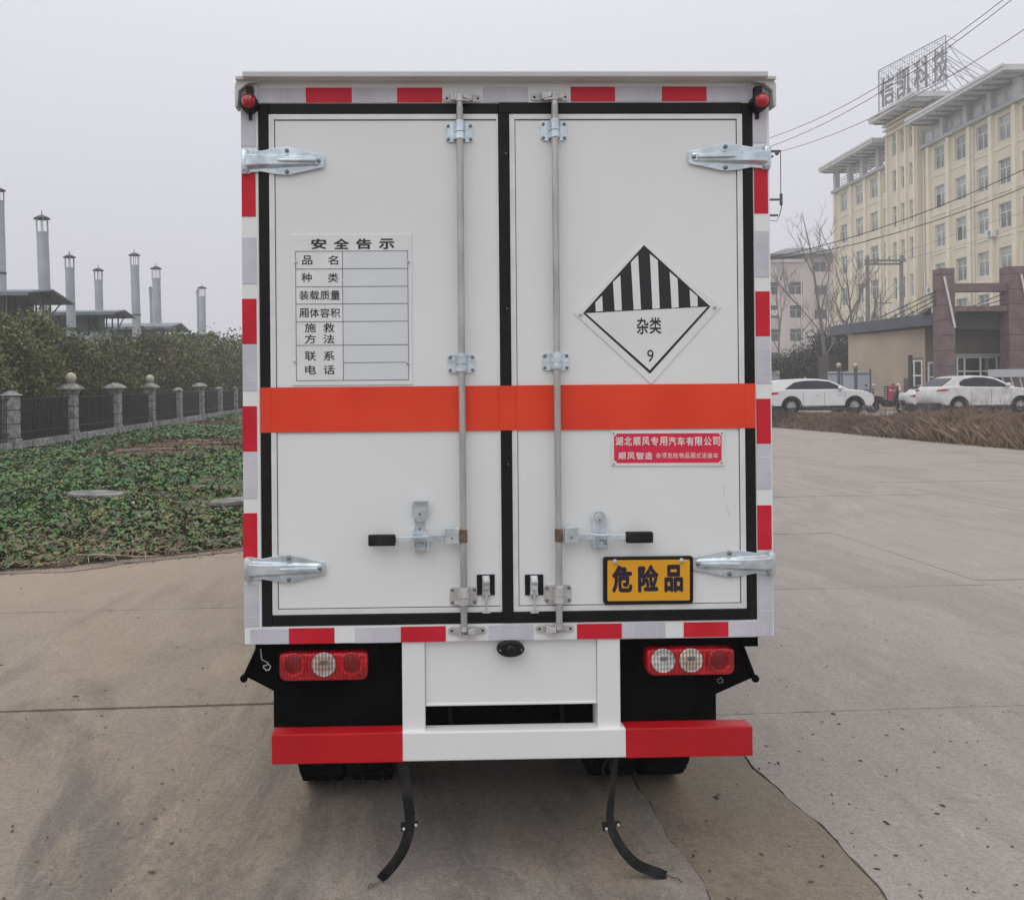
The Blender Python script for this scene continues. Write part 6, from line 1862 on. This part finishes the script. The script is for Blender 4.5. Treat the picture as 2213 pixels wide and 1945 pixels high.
# rear lamps on black carriers with mudguard sheets
def lamp_unit(x0, y0, x1, y1, circ, mats_, side):
    o = .0
    a, b = Lc(x0, y1, o), Lc(x1, y0, o); u0, u1, v0, v1 = a[0], b[0], a[1], b[1]
    # rounded housing
    pts = []; r = .026
    for cu, cv, a0, rr_ in ((u1 - r, v1 - r * .5, 0, 1), (u0 + r, v1 - r * .5, 90, 1), (u0 + r, v0 + r, 180, 1), (u1 - r, v0 + r, 270, 1)):
        for k in range(6):
            t = R(a0 + k * 18)
            pts.append((cu + r * math.cos(t), cv + (r * .5 if a0 in (0, 90) else r) * math.sin(t)))
    t_ = P('tail_lamp', MB().prism(pts, .0, .05, 'y'), M['lens_red'], bevel=.008)
    for (cx, cy), m in zip(circ, mats_):
        u, v = Lc(cx, cy, o)
        rr = .0405
        v = min(v, v1 - rr * .93)
        if m:
            P('lamp_lens', MB().lathe([(rr, .004), (rr, -.004), (rr * .96, -.007), (rr * .92, -.005), (rr * .6, -.009), (.0001, -.010)], (u, 0, v), 32, 'y'), M[m], t_, smooth=50)
            P('lens_ring', MB().lathe([(rr * 1.0, -.0045), (rr * 1.03, -.007), (rr * .97, -.0095), (rr * .93, -.007)], (u, 0, v), 32, 'y'), M['lens_clear'] if m != 'lens_red_dark' else M['lens_red'], t_, smooth=50)
            if m != 'lens_red_dark':
                P('bulb_holder', MB().box(u - .013, u + .013, -.0112, -.0085, v + .000, v + .016), 'bolt', t_, bevel=.003)
    P('lamp_carrier', MB().box(u0 - .02, u1 + .03, .05, .062, v0 - .01, v1 + .03), 'black_frame')
lamp_unit(603, 1410, 795, 1473, ((635, 1432), (700, 1432), (760, 1430)), ('lens_red_dark', 'lens_amber', 'lens_red_dark'), -1)
lamp_unit(1398.5, 1401, 1588, 1461.5, ((1432.5, 1426), (1492.5, 1426), (1553, 1426)), ('lens_clear', 'lens_amber', 'lens_red_dark'), 1)
def sheet(pts_px, o0, o1, name='mudguard'):
    q = [Lc(x, y, o0) for x, y in pts_px]
    ar = sum(q[i][0] * q[(i + 1) % len(q)][1] - q[(i + 1) % len(q)][0] * q[i][1] for i in range(len(q)))
    if ar < 0: q = q[::-1]
    return P(name, MB().prism(q, -o0, -o1, 'y'), 'black_frame')
sheet([(566, 1388), (532, 1462), (616, 1505), (617, 1600), (872, 1600), (872, 1388)], -.075, -.085)
sheet([(1338, 1372), (1600, 1374), (1602, 1400), (1628, 1463), (1492, 1524), (1493, 1580), (1338, 1580)], -.075, -.085)
sheet([(1486, 1376), (1577, 1376), (1577, 1385), (1555, 1396), (1490, 1396)], -.068, -.074, 'light_patch').data.materials[0] = M['dirt_edge']
# outer brackets of the under-side guards, running forward along each side
for sg in (-1, 1):
    pa = Lc(528 if sg < 0 else 1630, 1464, -.07)
    pb = Lc(562 if sg < 0 else 1602, 1396, -.07)
    P('guard_rail', MB().tube([(pa[0], .06, pa[1]), (pa[0], 1.0, pa[1])], .009, 8).tube([(pa[0], .07, pa[1]), (pb[0], .07, pb[1] + .01)], .007, 8).ball((pa[0], .06, pa[1]), .014, 10, 6), 'black_frame', smooth=60)
    P('guard_stay', MB().tube([(pa[0] * .98, .09, pa[1] - .005), (pa[0] * .72, .09, pa[1] - .10)], .007, 8), 'black_frame')
# wire coils
def coil(cx, cy, r, name='cable_loop'):
    u, v = Lc(cx, cy, -.03)
    pts = [(u + r * math.cos(t) * (1 + .15 * math.sin(3 * t)), .03 + .004 * math.sin(2 * t), v + r * .8 * math.sin(t) + .003 * math.cos(5 * t)) for t in [k * .5 for k in range(26)]]
    return pts
a = Lc(563, 1402, -.03); a2 = Lc(570, 1425, -.03)
P('cable_loop', MB().tube([(a[0], .03, a[1]), (a[0] + .004, .03, a2[1]), (a2[0] + .012, .03, a2[1] - .01)] + coil(577, 1442, .012), .0018, 6), 'cast', smooth=60)
P('cable_loop', MB().tube(coil(1556, 1470, .010), .0025, 6), 'bolt', smooth=60)

# axle, wheels and mudflaps
def truck_wheel(x, y, sg, r=.335, wd=.20):
    t = P('wheel', MB().lathe([(r * .56, -wd / 2), (r * .80, -wd / 2 - .004), (r * .95, -wd / 2 + .008), (r, -wd / 2 + .03), (r, wd / 2 - .03), (r * .95, wd / 2 - .008), (r * .80, wd / 2 + .004), (r * .56, wd / 2), (r * .56, -wd / 2)], (x, y, r), 40, 'x'), 'tyre', smooth=35)
    tr_ = MB()
    for k in range(40):
        a = k * 2 * math.pi / 40
        for xx in (-.065, -.02, .02, .065):
            c_, s_ = math.cos(a), math.sin(a)
            rr = r + .004
            p0 = [(x + xx + dx, y + rr_ * math.cos(a + da), r + rr_ * math.sin(a + da)) for rr_ in (r - .006, rr) for da, dx in ((-.05, -.017), (-.05, .017), (.05, .017), (.05, -.017))]
            tr_.hexa(p0)
    tag(P('tread_blocks', tr_, 'tyre', t), kind='stuff')
    P('rim', MB().lathe([(r * .56, wd / 2 * sg), (r * .54, (wd / 2 - .01) * sg), (r * .5, (wd / 2 - .06) * sg), (r * .3, (wd / 2 - .05) * sg), (r * .22, (wd / 2 - .0) * sg), (.0001, (wd / 2 - .0) * sg)], (x, y, r), 28, 'x', False), 'cast', t, smooth=40)
YR = .88; YF = 3.75
for sg in (-1, 1):
    truck_wheel(sg * .73, YR, sg); truck_wheel(sg * .515, YR, sg)
    truck_wheel(sg * .79, YF, sg)
P('axle', MB().tube([(-.8, YR, .335), (.8, YR, .335)], .06, 12).ball((0, YR, .335), .16, 16, 10), 'black_frame', smooth=50)
P('axle', MB().tube([(-.8, YF, .335), (.8, YF, .335)], .05, 12), 'black_frame', smooth=50)
for sg in (-1, 1):
    P('leaf_spring', MB().box(sg * .38 - .03, sg * .38 + .03, YR - .55, YR + .55, .42, .50), 'black_frame', bevel=.02)
    P('mudflap', MB().box(sg * .70 - .21, sg * .70 + .21, .55, .56, .33, .80), 'tyre')
    P('wheel_arch', MB().box(sg * .70 - .21, sg * .70 + .21, .56, 1.5, .76, .80), 'black_frame')
P('fuel_tank', MB().box(.45, .85, 2.1, 2.9, .42, .76), 'black_frame', bevel=.04)
P('exhaust', MB().tube([(-.6, 1.6, .42), (-.6, 2.8, .45)], .08, 12), 'rust')
for sg in (-1, 1):
    x = uL + .02 if sg < 0 else uR - .02
    P('side_guard', MB().box(x - .012, x + .012, 1.5, 3.4, .42, .48).box(x - .012, x + .012, 1.5, 3.4, .60, .66).box(x - .01, x + .01, 1.7, 1.74, .42, vBot).box(x - .01, x + .01, 3.1, 3.14, .42, vBot), 'white_paint')
# cab ahead of the box
P('cab', MB().prism([(4.25, .45), (5.75, .45), (5.82, .9), (5.78, 1.25), (5.35, 2.05), (5.2, 2.12), (4.3, 2.15), (4.25, 2.0)], -.85, .85, 'x'), 'white_paint', bevel=.05)
P('windscreen', MB().hexa([(-.72, 5.80, 1.28), (.72, 5.80, 1.28), (.72, 5.78, 1.27), (-.72, 5.78, 1.27), (-.68, 5.42, 1.98), (.68, 5.42, 1.98), (.68, 5.40, 1.97), (-.68, 5.40, 1.97)]), M['car_glass'])
for sg in (-1, 1):
    P('side_window', MB().prism([(4.55, 1.30), (5.6, 1.30), (5.25, 1.95), (4.55, 1.95)], sg * .852, sg * .858, 'x'), M['car_glass'])
    P('cab_door_seam', MB().box(sg * .851 - .002, sg * .851 + .002, 4.48, 4.49, .6, 2.0), 'groove')

# antistatic rubber straps hanging to the ground
def strap(pts, label, wd, tail):
    P3 = []
    for (x, y, o) in pts:
        d = Lc(x, y, o); q = TO + e1 * d[0] - e2 * o; P3.append(Vector((q.x, q.y, max(d[1], .006))))
    c0 = P3[0]
    # smooth through the sightings
    pp = []
    n = len(P3)
    for k in range(n - 1):
        p0, p1, p2, p3 = P3[max(k - 1, 0)], P3[k], P3[k + 1], P3[min(k + 2, n - 1)]
        for j in range(6):
            t = j / 6
            pp.append(.5 * ((2 * p1) + (-p0 + p2) * t + (2 * p0 - 5 * p1 + 4 * p2 - p3) * t * t + (-p0 + 3 * p1 - 3 * p2 + p3) * t ** 3))
    pp.append(P3[-1])
    mb = MB(); m_ = len(pp)
    for k, p in enumerate(pp):
        f = k / (m_ - 1)
        ang = tail[0] + (tail[1] - tail[0]) * f
        d = (pp[min(k + 1, m_ - 1)] - pp[max(k - 1, 0)]).normalized()
        wv_ = (Vector((1, 0, 0)) * math.cos(ang) + Vector((0, 1, 0)) * math.sin(ang))
        wv_ = (wv_ - d * wv_.dot(d)).normalized(); nv = d.cross(wv_).normalized()
        for a, b in ((-1, -1), (1, -1), (1, 1), (-1, 1)):
            mb.v.append(tuple(p + wv_ * (wd / 2) * a * (1 - .15 * (f > .97)) + nv * .0028 * b))
    for k in range(m_ - 1):
        for j in range(4):
            mb.f.append((k * 4 + j, k * 4 + (j + 1) % 4, (k + 1) * 4 + (j + 1) % 4, (k + 1) * 4 + j))
    mb.f.append((3, 2, 1, 0)); mb.f.append(tuple((m_ - 1) * 4 + j for j in range(4)))
    inv = Matrix.Translation(TO) @ Matrix.Rotation(YAW, 4, 'Z'); inv = inv.inverted()
    mb.v = [tuple(inv @ Vector(q)) for q in mb.v]
    o = P('earthing_strap', mb, 'rubber', truck, smooth=40)
    o['label'] = label
    k = int(m_ * .52); p = inv @ pp[k]
    P('strap_clip', MB().hexa([(p.x - .03, p.y - .012, p.z - .012), (p.x + .03, p.y - .012, p.z + .010), (p.x + .03, p.y + .008, p.z + .010), (p.x - .03, p.y + .008, p.z - .012),
                              (p.x - .03, p.y - .012, p.z + .012), (p.x + .03, p.y - .012, p.z + .016), (p.x + .03, p.y + .008, p.z + .016), (p.x - .03, p.y + .008, p.z + .012)]), 'rubber', o)
    for dx in (-.02, .022):
        P('strap_rivet', MB().ball((p.x + dx, p.y - .014, p.z + dx * .3 + .004), .0055, 8, 6), 'cast', o, smooth=60)
    q = inv @ pp[-1]
    P('earth_chain', MB().tube([(q.x, q.y, .012), (q.x + (tail[2]) * .02, q.y - .02, .008), (q.x + tail[2] * .035, q.y - .01, .006), (q.x + tail[2] * .04, q.y - .04, .006)], .0028, 6), 'rust', o)
strap([(869, 1600, -.04), (872, 1660, -.02), (880, 1716, 0), (886, 1776, .01), (874, 1828, .02), (850, 1868, .02), (822, 1899, .015)], 'left rubber earthing strap curling outwards to the left', .036, (.35, .1, -1))
strap([(1332, 1590, -.04), (1330, 1650, -.02), (1322, 1716, 0), (1319, 1776, .01), (1340, 1826, .02), (1378, 1868, .02), (1440, 1893, .015)], 'right rubber earthing strap curling outwards to the right', .035, (1.1, .2, 1))
u, v = Lc(1312, 1672, -.1)
P('tow_loop', MB().tube([(u + .004, .10, v + .06), (u - .016, .10, v + .02), (u - .010, .10, v - .022), (u + .004, .10, v - .026), (u + .014, .10, v), (u + .010, .10, v + .06)], .0045, 8), 'rubber', smooth=60)
# small scratches and dents in the door skins
for pts_ in ([(963, 293), (966, 298)], [(1563, 1045), (1567, 1075)], [(1570, 1088), (1577, 1118)], [(1072, 430), (1074, 440)]):
    q_ = [Lc(x, y, .005) for x, y in pts_]
    P('scratch', MB().tube([(a_, -.0043, b_) for a_, b_ in q_], .0006, 4), 'cap', d1 if pts_[0][0] < 1080 else d2)

# ------------------------------------------------------------------ small litter on the concrete
lt = MB(); q = random.Random(21)
for i in range(420):
    if q.random() < .75: px_, py_ = q.uniform(0, 2213), q.uniform(1480, 1945)
    else: px_, py_ = q.uniform(0, 2213), q.uniform(1250, 1500)
    c = ground(px_, py_)
    if abs(c.x) < .95 and c.y > 2.9: continue
    if c.x < -3.2 and c.y > 8: continue
    s_ = q.uniform(.0018, .0062) * (1.8 if q.random() < .12 else 1); a = q.uniform(0, 6.28); el = q.uniform(1, 2.4)
    ca, sa = math.cos(a), math.sin(a)
    pts = [(c.x + (x * ca * el - y * sa) * s_, c.y + (x * sa * el + y * ca) * s_, .003) for x, y in ((-1, -.4), (-.2, -.6), (1, -.1), (.5, .5), (-.6, .6))]
    lt.poly(pts)
    t_ = [(p_[0], p_[1], .003 + s_ * .5) for p_ in pts]
    lt.poly([((a_[0] + c.x) / 2, (a_[1] + c.y) / 2, a_[2]) for a_ in t_])
    for k in range(5):
        p0, p1 = pts[k], pts[(k + 1) % 5]
        lt.poly([p0, p1, ((p1[0] + c.x) / 2, (p1[1] + c.y) / 2, .003 + s_ * .5), ((p0[0] + c.x) / 2, (p0[1] + c.y) / 2, .003 + s_ * .5)])
for i in range(500):
    yv = q.uniform(8.2, 10.6); ex = np.interp(yv, [p_[1] for p_ in edge], [p_[0] for p_ in edge]) + q.uniform(-.1, .75) * q.random()
    s_ = q.uniform(.004, .016); a = q.uniform(0, 6.28)
    pts = [(ex + math.cos(a + k * 1.257) * s_, yv + math.sin(a + k * 1.257) * s_ * .7, .006) for k in range(5)]
    top_ = (ex, yv, .006 + s_ * .7)
    for k in range(5): lt.poly([pts[k], pts[(k + 1) % 5], top_])
tag(lt.build('grit', M['joint']), 'dark crumbs of grit and leaf scraps on the concrete', 'grit', kind='stuff')

# ------------------------------------------------------------------ haze
hm = bpy.data.materials.new('haze'); hm.use_nodes = True
ht = hm.node_tree
for n in list(ht.nodes): ht.nodes.remove(n)
pv = ht.nodes.new('ShaderNodeVolumePrincipled')
pv.inputs['Color'].default_value = (0.97, 0.97, 0.985, 1)
pv.inputs['Density'].default_value = 0.0019
pv.inputs['Anisotropy'].default_value = 0.2
ou = ht.nodes.new('ShaderNodeOutputMaterial'); ht.links.new(pv.outputs[0], ou.inputs['Volume'])
HAZE = True
if HAZE:
    hz_ = MB().box(-75, 85, -12, 150, -1.4, 36).build('haze', hm)
    tag(hz_, 'thin grey winter haze over the whole scene', kind='stuff')
